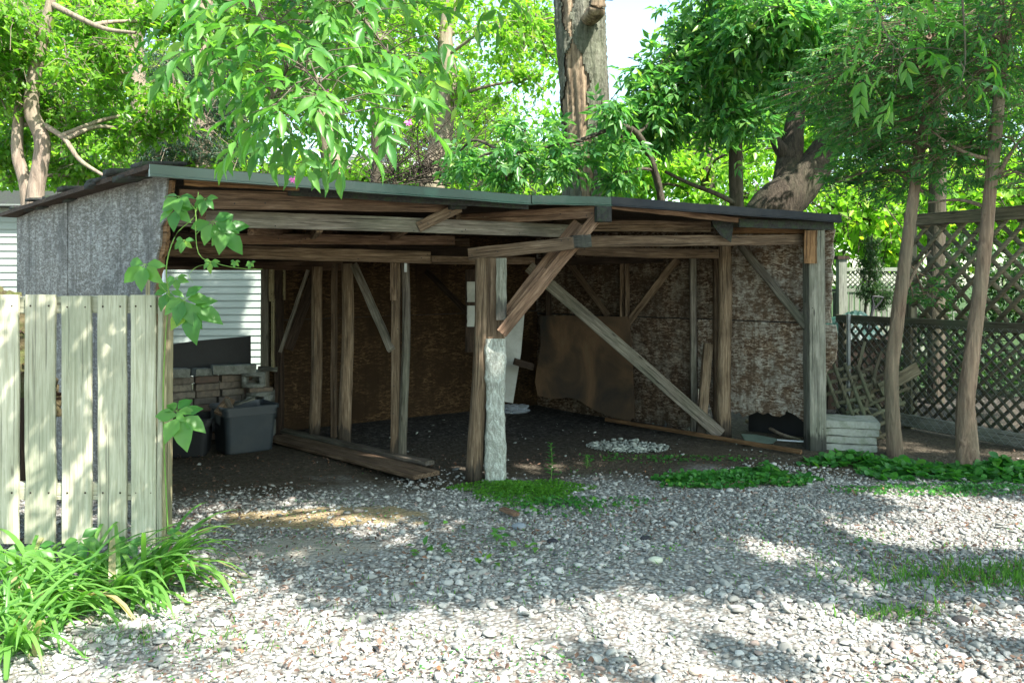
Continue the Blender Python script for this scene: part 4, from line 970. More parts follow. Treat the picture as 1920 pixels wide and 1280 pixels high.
# ------------------------------------------------------------------ buildings behind
def sided_wall(name, a, b, z0, z1, parent, exp=.10):
    L = (Vector(b) - Vector(a)).length; V = []; F = []; k = 0; z = z0
    while z < z1:
        h = min(exp, z1 - z); V += [(0, -.018, z), (L, -.018, z), (L, 0, z + h), (0, 0, z + h), (0, 0, z), (L, 0, z)]; F += [(k, k + 1, k + 2, k + 3), (k, k + 4, k + 5, k + 1)]; k += 6; z += exp
    me = bpy.data.meshes.new(name); me.from_pydata(V, [], F); return link(name, me, M['siding'], parent, frame(a, b))
def garage():
    root = empty("garage", (-6, 12, 0), "white clapboard garage seen through the back opening of the shed", "garage")
    a = Vector((-9.5, 11.8, 0)); b = Vector((-2.6, 12.3, 0)); sided_wall("wall", a, b, 0, 2.55, root)
    sided_wall("wall", b, b + Vector((-.3, 5, 0)), 0, 2.55, root); sided_wall("wall", a + Vector((-.3, 5, 0)), a, 0, 2.55, root)
    xt = -4.93; p = Vector((xt, 12.02, 0)); member("downspout", p, p + Vector((0, 0, 2.5)), .09, .06, M['trim'], root, up=(0, -1, 0))
    bm = bmesh.new(); c = [(-9.7, 11.55, 2.5), (-2.4, 12.05, 2.5), (-2.7, 17.4, 2.5), (-10, 17, 2.5)]; lo = [bm.verts.new(v) for v in c]; r1 = bm.verts.new((-9.8, 14.3, 3.0)); r2 = bm.verts.new((-2.5, 14.8, 3.0))
    for f in ((lo[0], lo[1], r2, r1), (lo[2], lo[3], r1, r2), (lo[1], lo[2], r2), (lo[3], lo[0], r1), (lo[3], lo[2], lo[1], lo[0])): bm.faces.new(f)
    me = bpy.data.meshes.new("roof"); bm.to_mesh(me); bm.free(); link("roof", me, M['tar'], root)
garage()
def house(name, px0, px1, pyt, Y, label, ridge=.8, D=6):
    X = lambda px: (px - 960) / FPX * Y; zt = EYE + (HOR - pyt) / FPX * Y; x0, x1 = X(px0), X(px1); root = empty(name, ((x0 + x1) / 2, Y, 0), label, "house")
    sided_wall("wall", (x0, Y, 0), (x1, Y, 0), 0, zt, root, .15); sided_wall("wall", (x1, Y, 0), (x1, Y + D, 0), 0, zt, root, .15); sided_wall("wall", (x0, Y + D, 0), (x0, Y, 0), 0, zt, root, .15)
    bm = bmesh.new(); c = [(x0 - .3, Y - .4, zt - .03), (x1 + .3, Y - .4, zt - .03), (x1 + .3, Y + D + .4, zt - .03), (x0 - .3, Y + D + .4, zt - .03)]; lo = [bm.verts.new(v) for v in c]; hi = [bm.verts.new((v[0], v[1], v[2] + .12)) for v in c]
    r1 = bm.verts.new((x0 - .3, Y + D / 2, zt + ridge)); r2 = bm.verts.new((x1 + .3, Y + D / 2, zt + ridge))
    for f in ((hi[0], hi[1], r2, r1), (hi[2], hi[3], r1, r2), (hi[1], hi[2], r2), (hi[3], hi[0], r1), (lo[3], lo[2], lo[1], lo[0]), (lo[0], lo[1], hi[1], hi[0]), (lo[1], lo[2], hi[2], hi[1]), (lo[2], lo[3], hi[3], hi[2]), (lo[3], lo[0], hi[0], hi[3])): bm.faces.new(f)
    me = bpy.data.meshes.new("roof"); bm.to_mesh(me); bm.free(); link("roof", me, plain("roof_shingle", (.3, .29, .29), .9, 0, .2, 6, .2, .2), root)
    for k in range(2):
        xc = x0 + (x1 - x0) * (.3 + .4 * k); w_ = member("window", (xc, Y - .02, zt - 1.9), (xc, Y - .02, zt - .7), .9, .06, M['trim'], root, up=(0, -1, 0))
        member("pane", (xc, Y - .055, zt - 1.8), (xc, Y - .055, zt - .8), .74, .012, plain("window_glass", (.03, .04, .05), .08, 0, .8, 2, .1, 0), w_, up=(0, -1, 0))
house("white_house", 855, 1020, 322, 21, "pale house glimpsed through leaves beside the big dead trunk", .9)
house("white_house", 640, 800, 318, 24, "pale house glimpsed low behind the hanging bright leaves", .9)

# ------------------------------------------------------------------ trees
def Bp(px, py, Y, rpx, rpy, ry=None):
    c = P(px, py, Y); return (np.array(c), np.array([rpx / FPX * Y, ry if ry else (rpx + rpy) / 2 / FPX * Y, rpy / FPX * Y]))
DENS = 3.2
def layered(blobs, k=6):
    out = []
    for c, r in blobs:
        for _ in range(k):
            d = rnd(1)[0] * rng.uniform(.2, .95) * r; s_ = rng.uniform(.38, .68)
            out.append((c + d, np.array([r[0] * s_, r[1] * s_, r[2] * s_ * rng.uniform(.35, .6)])))
    return out
def crown(blobs, ncl, lpc, L, W, shape=SH_S, comp=0, droop=.35, spread=.22, twig_r=.004, flat=0.0, seedpts=None):
    LV = MB(); TW = MB()
    for (c, r) in blobs:
        vol = (r[0] * r[1] * r[2]) ** (1 / 3); n = max(6, int(ncl * vol ** 2 * DENS))
        dirs = rnd(n); rad = rng.uniform(.15, 1, n) ** .5
        p = c + dirs * rad[:, None] * r
        p += .10 * vol * np.sin(p[:, ::-1] * 2.3 / max(vol, .4))
        out = dirs * .8 + rng.normal(0, .45, (n, 3)); out[:, 2] -= droop * .4; out /= np.linalg.norm(out, axis=1, keepdims=True)
        tl = rng.uniform(.6, 1.3, n) * spread * 2 * min(1, vol / .4 + .1)
        s0 = p - out * tl[:, None]; mid = (s0 + p) / 2 + np.array([0, 0, .08]) * tl[:, None] + rng.normal(0, .02, (n, 3)); endp = p + np.array([0, 0, -.12]) * tl[:, None]
        V, F = tubes(np.stack([s0, mid, endp], 1), np.array([1.6, 1., .5]) * twig_r, 3); TW.add(V, F)
        # secondary limbs
        m_ = max(2, n // 7); k = rng.integers(0, n, m_); q0 = np.repeat(c[None], m_, 0) + rng.normal(0, .12, (m_, 3)) * r
        q1 = s0[k]; V, F = tubes(np.stack([q0, (q0 + q1) / 2 + rng.normal(0, .06, (m_, 3)) * vol, q1], 1), np.array([2.6, 2.0, 1.4]) * twig_r, 4); TW.add(V, F)
        t = rng.uniform(.1, 1.08, (n, lpc)); base = (s0[:, None] * (1 - t[..., None]) + endp[:, None] * t[..., None]).reshape(-1, 3)
        base += rng.normal(0, spread * .18, base.shape)
        d = np.repeat(out, lpc, 0) * .6 + rnd(n * lpc) * .9; d[:, 2] -= droop
        up = np.array([0, 0, 1.]) + rng.normal(0, .38, d.shape)
        ll = L * rng.uniform(.65, 1.2, len(base))
        if comp: V, F = compound(base, d, up, ll * 1.5, L, W, shape, comp)
        else: V, F = leaves(base, d, up, ll, ll * W, shape)
        LV.add(V, F)
    return LV, TW
def tree(name, label, blobs, stems, leafm, barkm, ncl=60, lpc=7, L=.09, W=.5, shape=SH_S, comp=0, droop=.35, spread=.22, limbs=True, group=None, kind=None, rough=.08, twig_r=.004, sides=16, base=None, lay=6):
    big = blobs
    if lay: blobs = layered(blobs, lay)
    b0 = stems[0][0][0] if stems else blobs[0][0]
    root = empty(name, base if base else (b0[0], b0[1], 0), label, "tree", group)
    for pts, rad in stems: trunk_mesh("trunk", pts, rad, barkm, root, sides, 40, rough)
    LV, TW = crown(blobs, ncl, lpc, L, W, shape, comp, droop, spread, twig_r)
    if limbs and stems:
        allp = np.concatenate([smooth_path(pts, 30)[8:] for pts, _ in stems])
        for (c, r) in big:
            dd = np.linalg.norm(allp - c, axis=1) + np.abs(allp[:, 2] - (c[2] - .4 * r[2])) * .6; q = allp[dd.argmin()]
            mid = (q + c) / 2 + rng.normal(0, .08, 3) * np.linalg.norm(c - q) + np.array([0, 0, .06]) * np.linalg.norm(c - q)
            pth = smooth_path([q, mid, c, c + (c - mid) * .5], 14); V, F = tubes(pth[None], np.linspace(9, 3, 14)[None] * twig_r, 7); TW.add(V, F)
    cr = link("crown", LV.mesh("crown"), leafm, root); cr["label"] = "leafy crown"
    link("branches", TW.mesh("branches"), barkm, root); return root

# left small multi stem tree
tree("lilac_tree", "small tree with crooked pale stems behind the left end of the shed",
     [Bp(70, 50, 8.8, 170, 90), Bp(215, 140, 9.2, 130, 110), Bp(120, 215, 9.6, 130, 90), Bp(255, 250, 9.4, 90, 60), Bp(20, 300, 9.6, 70, 70), Bp(20, 150, 9.0, 100, 100), Bp(330, 205, 9.4, 70, 40), Bp(170, 330, 9.8, 110, 45), Bp(300, 40, 9.3, 110, 70)],
     [([P(65, 560, 9), P(66, 380, 9), P(80, 270, 9), P(58, 200, 9), P(75, 90, 9), P(92, 20, 9), P(110, -80, 9)], [.09, .085, .08, .075, .065, .05, .03]),
      ([P(55, 560, 9.1), P(52, 370, 9.1), P(32, 280, 9.1), P(40, 150, 9.1), P(30, 60, 9.1)], [.08, .07, .06, .045, .03]),
      ([P(84, 235, 9), P(120, 260, 8.9), P(150, 300, 8.8), P(195, 330, 8.7)], [.03, .026, .022, .015]),
      ([P(100, 10, 9), P(150, 35, 8.8), P(200, 55, 8.7), P(255, 62, 8.6)], [.035, .028, .022, .015])],
     M['leaf_bright'], M['bark_pale'], ncl=120, lpc=10, L=.10, W=.5, twig_r=.003, rough=.05)

# big dead trunk
def big_trunk():
    Y = 11.8; root = empty("dead_tree", P(1098, 700, Y) * 1, "massive old trunk with peeling bark and a broken limb stub behind the shed", "tree")
    root.location.z = 0
    pts = [Vector((P(1100, 600, Y).x, Y, -.05)), P(1100, 500, Y), P(1100, 365, Y), P(1097, 200, Y), P(1090, 90, Y), P(1086, 0, Y), P(1080, -120, Y)]
    p = smooth_path(pts, 150); n = 150; sd = 90; r = np.interp(np.linspace(0, 1, n), [0, .3, .6, 1], [.40, .35, .33, .34])
    V, F = tubes(p[None], r[None], sd); c = np.repeat(p, sd, 0); a = np.tile(np.arange(sd) / sd * 6.283, n); z = c[:, 2]
    fur = .035 * np.sin(11 * a + 1.7 * np.sin(2 * z)) + .022 * np.sin(19 * a - 3 * np.sin(1.6 * z + a)) + .05 * np.sin(2 * a + .7 * z) + rng.normal(0, .018, len(a))
    V = c + (V - c) * (1 + fur)[:, None]
    # bare wood scar: faces facing camera-left
    d = V - c; ang = np.arctan2(d[:, 0], -d[:, 1])
    fc = V[F].mean(1); fa = np.arctan2(fc[:, 0] - np.repeat(p[:-1], sd, 0)[:, 0], -(fc[:, 1] - np.repeat(p[:-1], sd, 0)[:, 1])); fz = fc[:, 2]
    lim = -.15 + .28 * np.sin(2.1 * fz) + .12 * np.sin(6 * fz + 1) + .06 * np.sin(17 * fz)
    scar = (fa < lim) & (fa > -1.0 + .35 * np.sin(3 * fz) + .15 * np.sin(11 * fz)) & (fz > 3.3) | ((np.abs(fa + .1) < .22 + .10 * np.sin(7 * fz)) & (fz < 3.4))
    bk = link("trunk", fast_mesh("trunk", V, F[~scar], True), M['bark_big'], root)
    V2 = c + (V - c) * .93
    link("bare_wood", fast_mesh("bare_wood", V2, F[scar] if True else F, True), M['deadwood'], root)
    # bark lip rim closing the step
    link("inner_wood", fast_mesh("inner_wood", c + (V - c) * .90, F, True), M['bark_dark'], root)
    st = [P(1104, 35, Y - .3), P(1118, 20, Y - .55), P(1122, 0, Y - .6)]; trunk_mesh("limb_stub", st, [.11, .12, .09], M['deadwood'], root, 14, 12, .14)
    st = [P(1110, 8, Y - .2), P(1130, -5, Y - .4), P(1150, -2, Y - .45)]; trunk_mesh("limb_stub", st, [.09, .05, .025], M['bark_dark'], root, 10, 12, .1)
big_trunk()

TEAL = [Bp(1380, -110, 10.4, 130, 60), Bp(1275, 150, 10.5, 95, 65), Bp(1390, 60, 10.2, 150, 100), Bp(1330, 200, 10.6, 150, 90), Bp(1200, 215, 10.8, 90, 60), Bp(1500, 120, 10.4, 130, 110), Bp(1480, 20, 10, 140, 60), Bp(1580, 60, 10.2, 120, 80), Bp(1640, 180, 10.6, 110, 80), Bp(1300, 85, 10.8, 50, 35), Bp(1700, 60, 10.2, 130, 90)]
tree("slender_maple", "slender dark trunked tree with drooping deep green leaves over the right bay", TEAL,
     [([Vector((P(1381, 600, 11.3).x, 11.3, 0)), P(1381, 480, 11.3), P(1381, 400, 11.3), P(1380, 300, 11.3), P(1380, 240, 11.3), P(1395, 200, 11.2), P(1430, 130, 11.1), P(1450, 20, 11)], [.1, .1, .095, .09, .1, .06, .05, .03]),
      ([P(1378, 235, 11.3), P(1350, 210, 11.2), P(1290, 205, 11), P(1230, 225, 10.9), P(1140, 230, 10.7)], [.07, .05, .04, .025, .012]),
      ([P(1385, 205, 11.2), P(1350, 190, 11.2), P(1310, 150, 11)], [.045, .035, .02]),
      ([P(1375, 380, 11.2), P(1340, 362, 11), P(1295, 345, 10.9), P(1247, 322, 10.8)], [.035, .03, .025, .02])],
     M['leaf_teal'], M['bark_dark'], ncl=34, lpc=6, L=.145, W=.40, comp=2, twig_r=.003, spread=.28)
tree("leaning_maple", "thick forked trunk leaning right behind the right end of the shed roof",
     [Bp(1560, 150, 13, 110, 90), Bp(1640, 120, 12.8, 110, 90), Bp(1500, 60, 13.2, 130, 80), Bp(1400, 150, 13.5, 100, 90), Bp(1740, -40, 11.2, 150, 70), Bp(1650, -90, 11.2, 130, 60)],  # last two clumps added toward the sun to shade the trunk
     [([Vector((P(1400, 700, 12.5).x, 12.5, 0)), P(1425, 460, 12.5), P(1450, 392, 12.5), P(1500, 345, 12.5), P(1545, 285, 12.6), P(1580, 215, 12.7), P(1620, 130, 12.8)], [.32, .34, .36, .29, .22, .17, .12]),
      ([P(1475, 370, 12.5), P(1480, 320, 12.6), P(1488, 250, 12.7), P(1500, 180, 12.8), P(1530, 60, 13)], [.26, .22, .15, .11, .08]),
      ([P(1480, 300, 12.6), P(1455, 265, 12.6), P(1440, 220, 12.7)], [.14, .08, .05])],
     M['leaf_teal'], M['bark_mid'], ncl=22, lpc=6, L=.16, W=.42, comp=2, rough=.06, twig_r=.004)
tree("low_maple", "leaf laden low branches hanging in front of the big dead trunk",
     [Bp(1130, 200, 9.6, 50, 12, .3), Bp(1090, 265, 9.5, 60, 16, .3), Bp(1050, 310, 9.6, 60, 16, .3), Bp(985, 240, 9.9, 70, 16, .3), Bp(960, 295, 9.8, 80, 20, .3), Bp(950, 340, 9.6, 60, 20, .3), Bp(890, 300, 9.9, 50, 15, .3), Bp(860, 285, 10.2, 40, 12, .3), Bp(1170, 270, 9.8, 60, 20, .3), Bp(1150, 330, 9.9, 40, 16, .3), Bp(1240, 200, 10.2, 50, 20, .3)],
     [([P(1250, 460, 10.6), P(1230, 330, 10.3), P(1180, 240, 9.9), P(1080, 265, 9.6), P(950, 290, 9.7)], [.05, .045, .035, .02, .01])],
     M['leaf_teal'], M['bark_dark'], ncl=130, lpc=5, L=.12, W=.40, comp=2, twig_r=.0025, base=(1.75, 10.6, 0), lay=2)

# mid distance trunks with their own crowns
def mid(name, label, stem, rad, blobs, leafm, barkm, **k): return tree(name, label, blobs, [(stem, rad)], leafm, barkm, group="trees beyond the shed", **k)
mid("curved_tree", "pale barked curving trunk behind the shed, right of the hanging leaves", [Vector((P(815, 600, 15).x, 15, 0)), P(815, 420, 15), P(812, 330, 15), P(830, 250, 15), P(840, 160, 15), P(835, 60, 15), P(860, -60, 15)], [.25, .22, .2, .18, .16, .13, .08],
    [Bp(900, 60, 14.5, 110, 80), Bp(980, 150, 14.5, 80, 60), Bp(880, 180, 14.8, 60, 50), Bp(760, 60, 15, 120, 90), Bp(1000, 40, 14.6, 60, 60)], M['leaf_far'], M['bark_pale'], ncl=42, lpc=8, L=.13, W=.6)
mid("thin_tree", "thin dark trunk behind the shed roof among bare twigs", [Vector((P(703, 600, 13).x, 13, 0)), P(703, 420, 13), P(704, 330, 13), P(704, 240, 13), P(700, 120, 13)], [.09, .08, .075, .07, .04],
    [Bp(690, 130, 13, 120, 70), Bp(770, 200, 13, 70, 60)], M['leaf_far'], M['bark_dark'], ncl=40, lpc=7, L=.12, W=.55)
mid("spruce_tree", "broad greyish spruce trunk with dark drooping twigs behind the left bay", [Vector((P(372, 600, 17).x, 17, 0)), P(372, 400, 17), P(375, 260, 17), P(378, 100, 17), P(380, -60, 17)], [.28, .26, .25, .23, .2],
    [Bp(340, 255, 16, 100, 35), Bp(420, 280, 16, 80, 25), Bp(370, 200, 16, 90, 30), Bp(300, 290, 16.2, 60, 20), Bp(440, 220, 16, 60, 26), Bp(350, 130, 16.5, 110, 40)], M['leaf_spruce'], M['bark_pale'], ncl=70, lpc=34, L=.10, W=.13, droop=.25, spread=.3, lay=0)
mid("far_tree", "greyish trunk lit by the sun beyond the left wall, left of the spruce", [Vector((P(262, 600, 19).x, 19, 0)), P(262, 400, 19), P(265, 250, 19), P(255, 120, 19), P(250, -50, 19)], [.24, .22, .2, .18, .15],
    [Bp(250, 60, 19, 130, 80), Bp(180, 150, 19, 90, 80)], M['leaf_far'], M['bark_pale'], ncl=28, lpc=8, L=.15, W=.55)
mid("far_tree", "upright grey trunk showing behind the top of the hanging bright leaves", [Vector((P(640, 600, 22).x, 22, 0)), P(640, 400, 22), P(600, 200, 22), P(560, 100, 22), P(540, -60, 22)], [.3, .3, .26, .24, .2],
    [Bp(560, 60, 22, 170, 90), Bp(480, 170, 22, 90, 70)], M['leaf_far'], M['bark_pale'], ncl=20, lpc=8, L=.18, W=.55)
mid("dark_tree", "straight dark trunk behind the upper lattice panel", [Vector((P(1755, 700, 10.3).x, 10.3, 0)), P(1755, 550, 10.3), P(1757, 400, 10.3), P(1760, 250, 10.3), P(1765, 60, 10.3)], [.1, .1, .1, .095, .08],
    [Bp(1760, 60, 10.4, 130, 90), Bp(1850, 170, 10.4, 110, 90)], M['leaf_cedar'], M['bark_dark'], ncl=90, lpc=14, L=.06, W=.3)
tree("young_conifer", "small dark conifer standing in front of the far picket fence",
     [Bp(1632, 500, 12, 26, 30), Bp(1630, 545, 12, 30, 26), Bp(1634, 462, 12, 16, 26), Bp(1655, 560, 12, 22, 24)], [([Vector((P(1622, 700, 12).x, 12, 0)), P(1622, 590, 12), P(1630, 520, 12), P(1636, 440, 12)], [.02, .018, .014, .005])],
     M['leaf_dark'], M['bark_dark'], ncl=900, lpc=12, L=.05, W=.25, spread=.07, twig_r=.0015, lay=0)

mid("far_maple", "bright backlit leafy tree seen between the big dead trunk and the leaning trunk", [Vector((P(1330, 600, 17).x, 17, 0)), P(1330, 400, 17), P(1320, 250, 17), P(1300, 100, 17)], [.16, .15, .12, .08],
    [Bp(1230, 300, 16, 90, 70), Bp(1330, 320, 16, 90, 60), Bp(1430, 280, 16.5, 90, 60), Bp(1280, 230, 16.5, 90, 60), Bp(1180, 360, 16, 50, 40), Bp(1290, 370, 16, 60, 30)], M['leaf_far'], M['bark_dark'], ncl=26, lpc=8, L=.17, W=.55)
# cedars with fan sprays
def cedar(name, label, stem, rad, blobs, ncl=420, brown=True, twigs=()):
    root = empty(name, (stem[0][0], stem[0][1], 0), label, "tree", "slim trees before the lattice fence"); trunk_mesh("trunk", stem, rad, M['bark_cedar'], root, 24, 110, .07)
    LV = MB(); TW = MB(); allp = smooth_path(stem, 60)
    for c, r in blobs:
        vol = (r[0] * r[1] * r[2]) ** (1 / 3); n = int(ncl * vol ** 2 * 2.6)
        p = c + rnd(n) * (rng.uniform(.1, 1, n) ** .5)[:, None] * r
        out = p - c + rng.normal(0, .2, (n, 3)); out[:, 2] = out[:, 2] * .3 - .25 * vol; out /= np.linalg.norm(out, axis=1, keepdims=True)
        nrm = np.array([0, 0, 1.]) + rng.normal(0, .45, (n, 3)); s = np.cross(nrm, out); s /= np.linalg.norm(s, axis=1, keepdims=True)
        for k in range(9):      # fan of narrow scale sprays
            t = .02 + .016 * k; sg = 1 if k % 2 else -1; a = R(38)
            b = p + out * t; d = out * math.cos(a) + s * sg * math.sin(a) + rng.normal(0, .12, out.shape); d[:, 2] -= .12
            ll = rng.uniform(.045, .085, n) * (1.1 - k * .06); V, F = leaves(b, d, nrm, ll, ll * .36, SH_S); LV.add(V, F)
        V, F = tubes(np.stack([p - out * .12, p, p + out * .13], 1), np.array([.003, .002, .001]), 3); TW.add(V, F)
        q = allp[np.abs(allp[:, 2] - (c[2] + .1)).argmin()] if c[2] < allp[-1, 2] else allp[-1]
        m_ = max(3, n // 18); e = p[rng.integers(0, n, m_)]; q0 = q + np.zeros((m_, 3)); q0[:, 2] += rng.normal(0, .15, m_)
        V, F = tubes(np.stack([q0, q0 * .5 + e * .5 + np.array([0, 0, .08]), e], 1), np.array([.012, .008, .003]), 5); TW.add(V, F)
    for tw in twigs: 
        pth = smooth_path(tw, 12); V, F = tubes(pth[None], np.linspace(.02, .006, 12)[None], 7); TW.add(V, F)
    link("crown", LV.mesh("crown"), M['leaf_cedar'], root); link("branches", TW.mesh("branches"), M['bark_cedar'], root)
cedar("slim_tree", "slim reddish brown trunk standing right beside the stack of concrete slabs",
      [gl(1678, 852, -.03), P(1674, 780, 7.2), P(1672, 690, 7.2), P(1684, 590, 7.2), P(1698, 480, 7.2), P(1718, 330, 7.2), P(1740, 190, 7.2), P(1750, 60, 7.2)], [.07, .057, .055, .055, .05, .044, .04, .03],
      [Bp(1650, 120, 7.2, 130, 80), Bp(1560, 170, 7.6, 110, 70), Bp(1640, 230, 7.3, 110, 60), Bp(1740, 260, 7.0, 90, 60), Bp(1600, 330, 7.6, 60, 40), Bp(1720, 40, 7, 130, 70), Bp(1690, 330, 7.4, 80, 50), Bp(1740, 540, 7.7, 45, 35), Bp(1640, 290, 7.6, 70, 40)],
      twigs=[[P(1690, 560, 7.2), P(1720, 500, 7.3), P(1745, 470, 7.4)]])
cedar("slim_tree", "slim brown trunk with a swollen scarred foot at the far right",
      [gl(1815, 880, -.03), P(1812, 800, 6.7), P(1812, 740, 6.7), P(1828, 620, 6.7), P(1840, 520, 6.7), P(1853, 400, 6.7), P(1868, 240, 6.7), P(1885, 60, 6.7)], [.088, .076, .064, .055, .052, .048, .044, .036],
      [Bp(1860, 80, 6.6, 110, 90), Bp(1790, 150, 6.8, 100, 80), Bp(1880, 240, 6.7, 80, 60), Bp(1800, 300, 6.9, 70, 50), Bp(1920, 330, 6.6, 60, 40), Bp(1910, 30, 6.2, 100, 60)],
      twigs=[[P(1870, 330, 6.7), P(1900, 280, 6.6), P(1935, 240, 6.5)], [P(1855, 390, 6.7), P(1800, 375, 6.9), P(1740, 380, 7.1)], [P(1862, 300, 6.7), P(1820, 290, 6.7), P(1780, 270, 6.8), P(1740, 240, 6.9)]])

# far wood
def far_wood():
    bl = []
    for k in range(190):
        px = rng.uniform(-250, 2200); Y = rng.uniform(17, 30); py = rng.uniform(-40, 430)
        if 1060 < px < 1330 and py < 200: continue
        if 700 < px < 1030 and py < 330 and rng.uniform() < .3: continue
        bl.append(Bp(px, py, Y, rng.uniform(70, 150), rng.uniform(50, 110)))
    for px in range(1540, 2100, 60): bl.append(Bp(px, 440 + rng.uniform(-30, 60), 16, 60, 60, 1.0))
    for px in range(-100, 1500, 80): bl.append(Bp(px, 400 + rng.uniform(-20, 30), 20, 70, 45, 1.0))
    for px in range(-60, 700, 55): bl.append(Bp(px, 330 + rng.uniform(-40, 40), 17, 60, 50, 1.0))
    for px in range(1560, 2100, 50): bl.append(Bp(px, 360 + rng.uniform(-60, 60), 15, 60, 60, .8))
    LV, TW = crown(bl, 15, 10, .2, .6, SH_S, 0, .3, .45, .008)
    o = link("far_wood", LV.mesh("far_wood"), M['leaf_far']); tag(o, "sunlit wood filling the distance behind the shed", "foliage", kind="stuff")
    tag(link("far_twigs", TW.mesh("far_twigs"), M['bark_dark']), "thin dark branches inside the distant wood", "branches", kind="stuff")
    bl = [Bp(px, 600 + rng.uniform(-40, 60), 10.5 + rng.uniform(0, 1), 70, 60, .5) for px in range(1740, 2100, 50)] + [Bp(px, 500 + rng.uniform(-30, 30), 11.5, 60, 50, .5) for px in range(1760, 2100, 55)] + [Bp(px, 690, 10.8, 60, 60, .4) for px in range(1600, 2100, 60)]
    LV, TW = crown(bl, 90, 9, .09, .5, SH_S, 0, .3, .2, .003); tag(link("shrubs", LV.mesh("shrubs"), M['leaf_dark']), "dark shrubs growing behind the lattice fence", "shrubs", kind="stuff")
far_wood()

# overhanging tree (trunk out of frame right, unseen crown shaped for shade, branches hanging into view)
def overhang():
    root = empty("ash_tree", (5.2, 1.2, 0), "ash tree overhead whose long leaved branches hang into the top of the view", "tree")
    tr = [Vector((5.2, 1.2, -.05)), Vector((5.1, 1.3, 2)), Vector((4.6, 1.8, 4)), Vector((3.6, 2.4, 5.8)), Vector((2.2, 2.8, 7))]
    trunk_mesh("trunk", tr, [.3, .26, .22, .16, .09], M['bark'], root)
    off = SUN / SUN.z
    bl = []
    def shade(px, py, rx_, ry_, h): g = G(px, py); c = g + off * h; bl.append((np.array(c), np.array([rx_, ry_, .4])))
    # shaded patches on the ground (image place, half size in m, height of the leaf clump above)
    for a in ((430, 900, .75, .45, 5.6), (640, 900, .6, .4, 5.2), (820, 930, .65, .42, 6.0), (1010, 940, .6, .4, 5.6), (480, 1000, .34, .26, 5.6), (700, 1070, .5, .22, 5.3), (860, 1050, .42, .3, 5.8), (1000, 1020, .5, .28, 5.2),
              (1180, 900, .8, .42, 6.0), (1350, 880, .8, .5, 6.2), (1550, 870, .8, .5, 5.8), (1750, 870, .8, .4, 6.3), (1180, 980, .65, .34, 5.6), (1330, 960, .6, .32, 6.4), (1250, 1060, .5, .22, 5.4), (1480, 930, .55, .22, 6.0),
              (1440, 1085, .30, .14, 5.7), (1740, 1075, .5, .13, 5.5), (1880, 1060, .4, .14, 6.0), (1600, 1030, .22, .08, 6.0), (1900, 915, .4, .14, 6.2), (1150, 1245, .18, .05, 5.2), (250, 1230, .25, .06, 5.0), (1650, 1130, .25, .06, 5.4), (560, 1070, .4, .09, 5.2), (1410, 1225, .22, .07, 5.5), (1880, 1215, .2, .08, 5.0), (900, 840, 1., .5, 6.8), (1250, 830, 1., .5, 7), (600, 830, .9, .5, 6.4), (1100, 1000, .4, .2, 6.5)):
        shade(*a)
    shadeS = 1; 
    def shadeW(x, y, z, rx_, ry_, h): c = Vector((x, y, z)) + off * (h - z); bl.append((np.array(c), np.array([rx_, ry_, .35])))  # adds a clump toward the sun to shade the given point
    shadeW(-1.6, 4.7, 2.1, .5, .3, 5.5); shadeW(-2.6, 5.4, 2.1, .6, .5, 6.0); shadeW(.7, 6.3, 2.0, .5, .3, 6.5); shadeW(2.2, 7.0, 2.0, .8, .35, 6.5)
    fr = np.random.default_rng(3)
    for _ in range(13): shadeW(fr.uniform(-2.6, -1.7), 4.2, fr.uniform(.25, 1.4), fr.uniform(.04, .10), fr.uniform(.04, .09), 2.9)
    for _ in range(20): shadeW(fr.uniform(-5.2, -3.8), 12.1, fr.uniform(.6, 1.8), fr.uniform(.12, .2), fr.uniform(.08, .16), 5.6)
    shadeW(3.1, 7.9, .6, .5, .4, 6.2); shadeW(3.9, 7.9, 1.2, .7, .5, 6.2); shadeW(3.1, 7.2, 1.4, .4, .3, 6.2)
    for _ in range(16): g = G(rng.uniform(200, 1900), rng.uniform(740, 860)); c = g + off * rng.uniform(6, 8); bl.append((np.array(c), np.array([1.0, .6, .4])))
    sm = [b for b in bl if b[1][0] * b[1][1] < .045]; lg = [b for b in bl if b[1][0] * b[1][1] >= .045]
    LV, TW = crown(lg, 170, 8, .13, .45, SH_S, 1, .2, .22, .004); L2, T2 = crown(sm, 420, 7, .075, .5, SH_S, 0, .2, .14, .0025)
    for q in L2.v and [(np.concatenate(L2.v), [np.concatenate(x) for x in L2.f.values()])]: LV.add(*q)
    for c, r in bl:
        q = np.array(list(tr[3])) if rng.uniform() < .5 else np.array(list(tr[4])); V, F = tubes(smooth_path([q, (q + c) / 2 + np.array([0, 0, .3]), c], 10)[None], np.linspace(.05, .012, 10)[None], 6); TW.add(V, F)
    link("crown", LV.mesh("crown"), M['leaf_near'], root)  # unseen clumps, each put where its shade is wanted
    # hanging branches seen in the frame
    LV = MB()
    def hang(path, n, spread, L=.092, pairs=2, rpx=.5, seed=0):
        p = smooth_path(path, 20); V, F = tubes(p[None], np.linspace(.008, .0025, 20)[None], 6); TW.add(V, F)
        t = rng.integers(3, 20, n); b = p[t]; e = b + np.clip(rng.normal(0, .85, (n, 3)), -1.4, 1.4) * np.array(spread)
        V, F = tubes(np.stack([b, (b + e) / 2 + np.array([0, 0, .02]), e], 1), np.array([.0028, .002, .0014]), 4); TW.add(V, F)
        d = (e - b); d /= np.linalg.norm(d, axis=1, keepdims=True) + 1e-6; d = d * .7 + rng.normal(0, .3, d.shape) + np.array([0, -.1, -.35])
        V, F = compound(e, d, np.array([0, -.25, 1.]) + rng.normal(0, .28, d.shape), .12, L, .34, SH_D, pairs); LV.add(V, F)
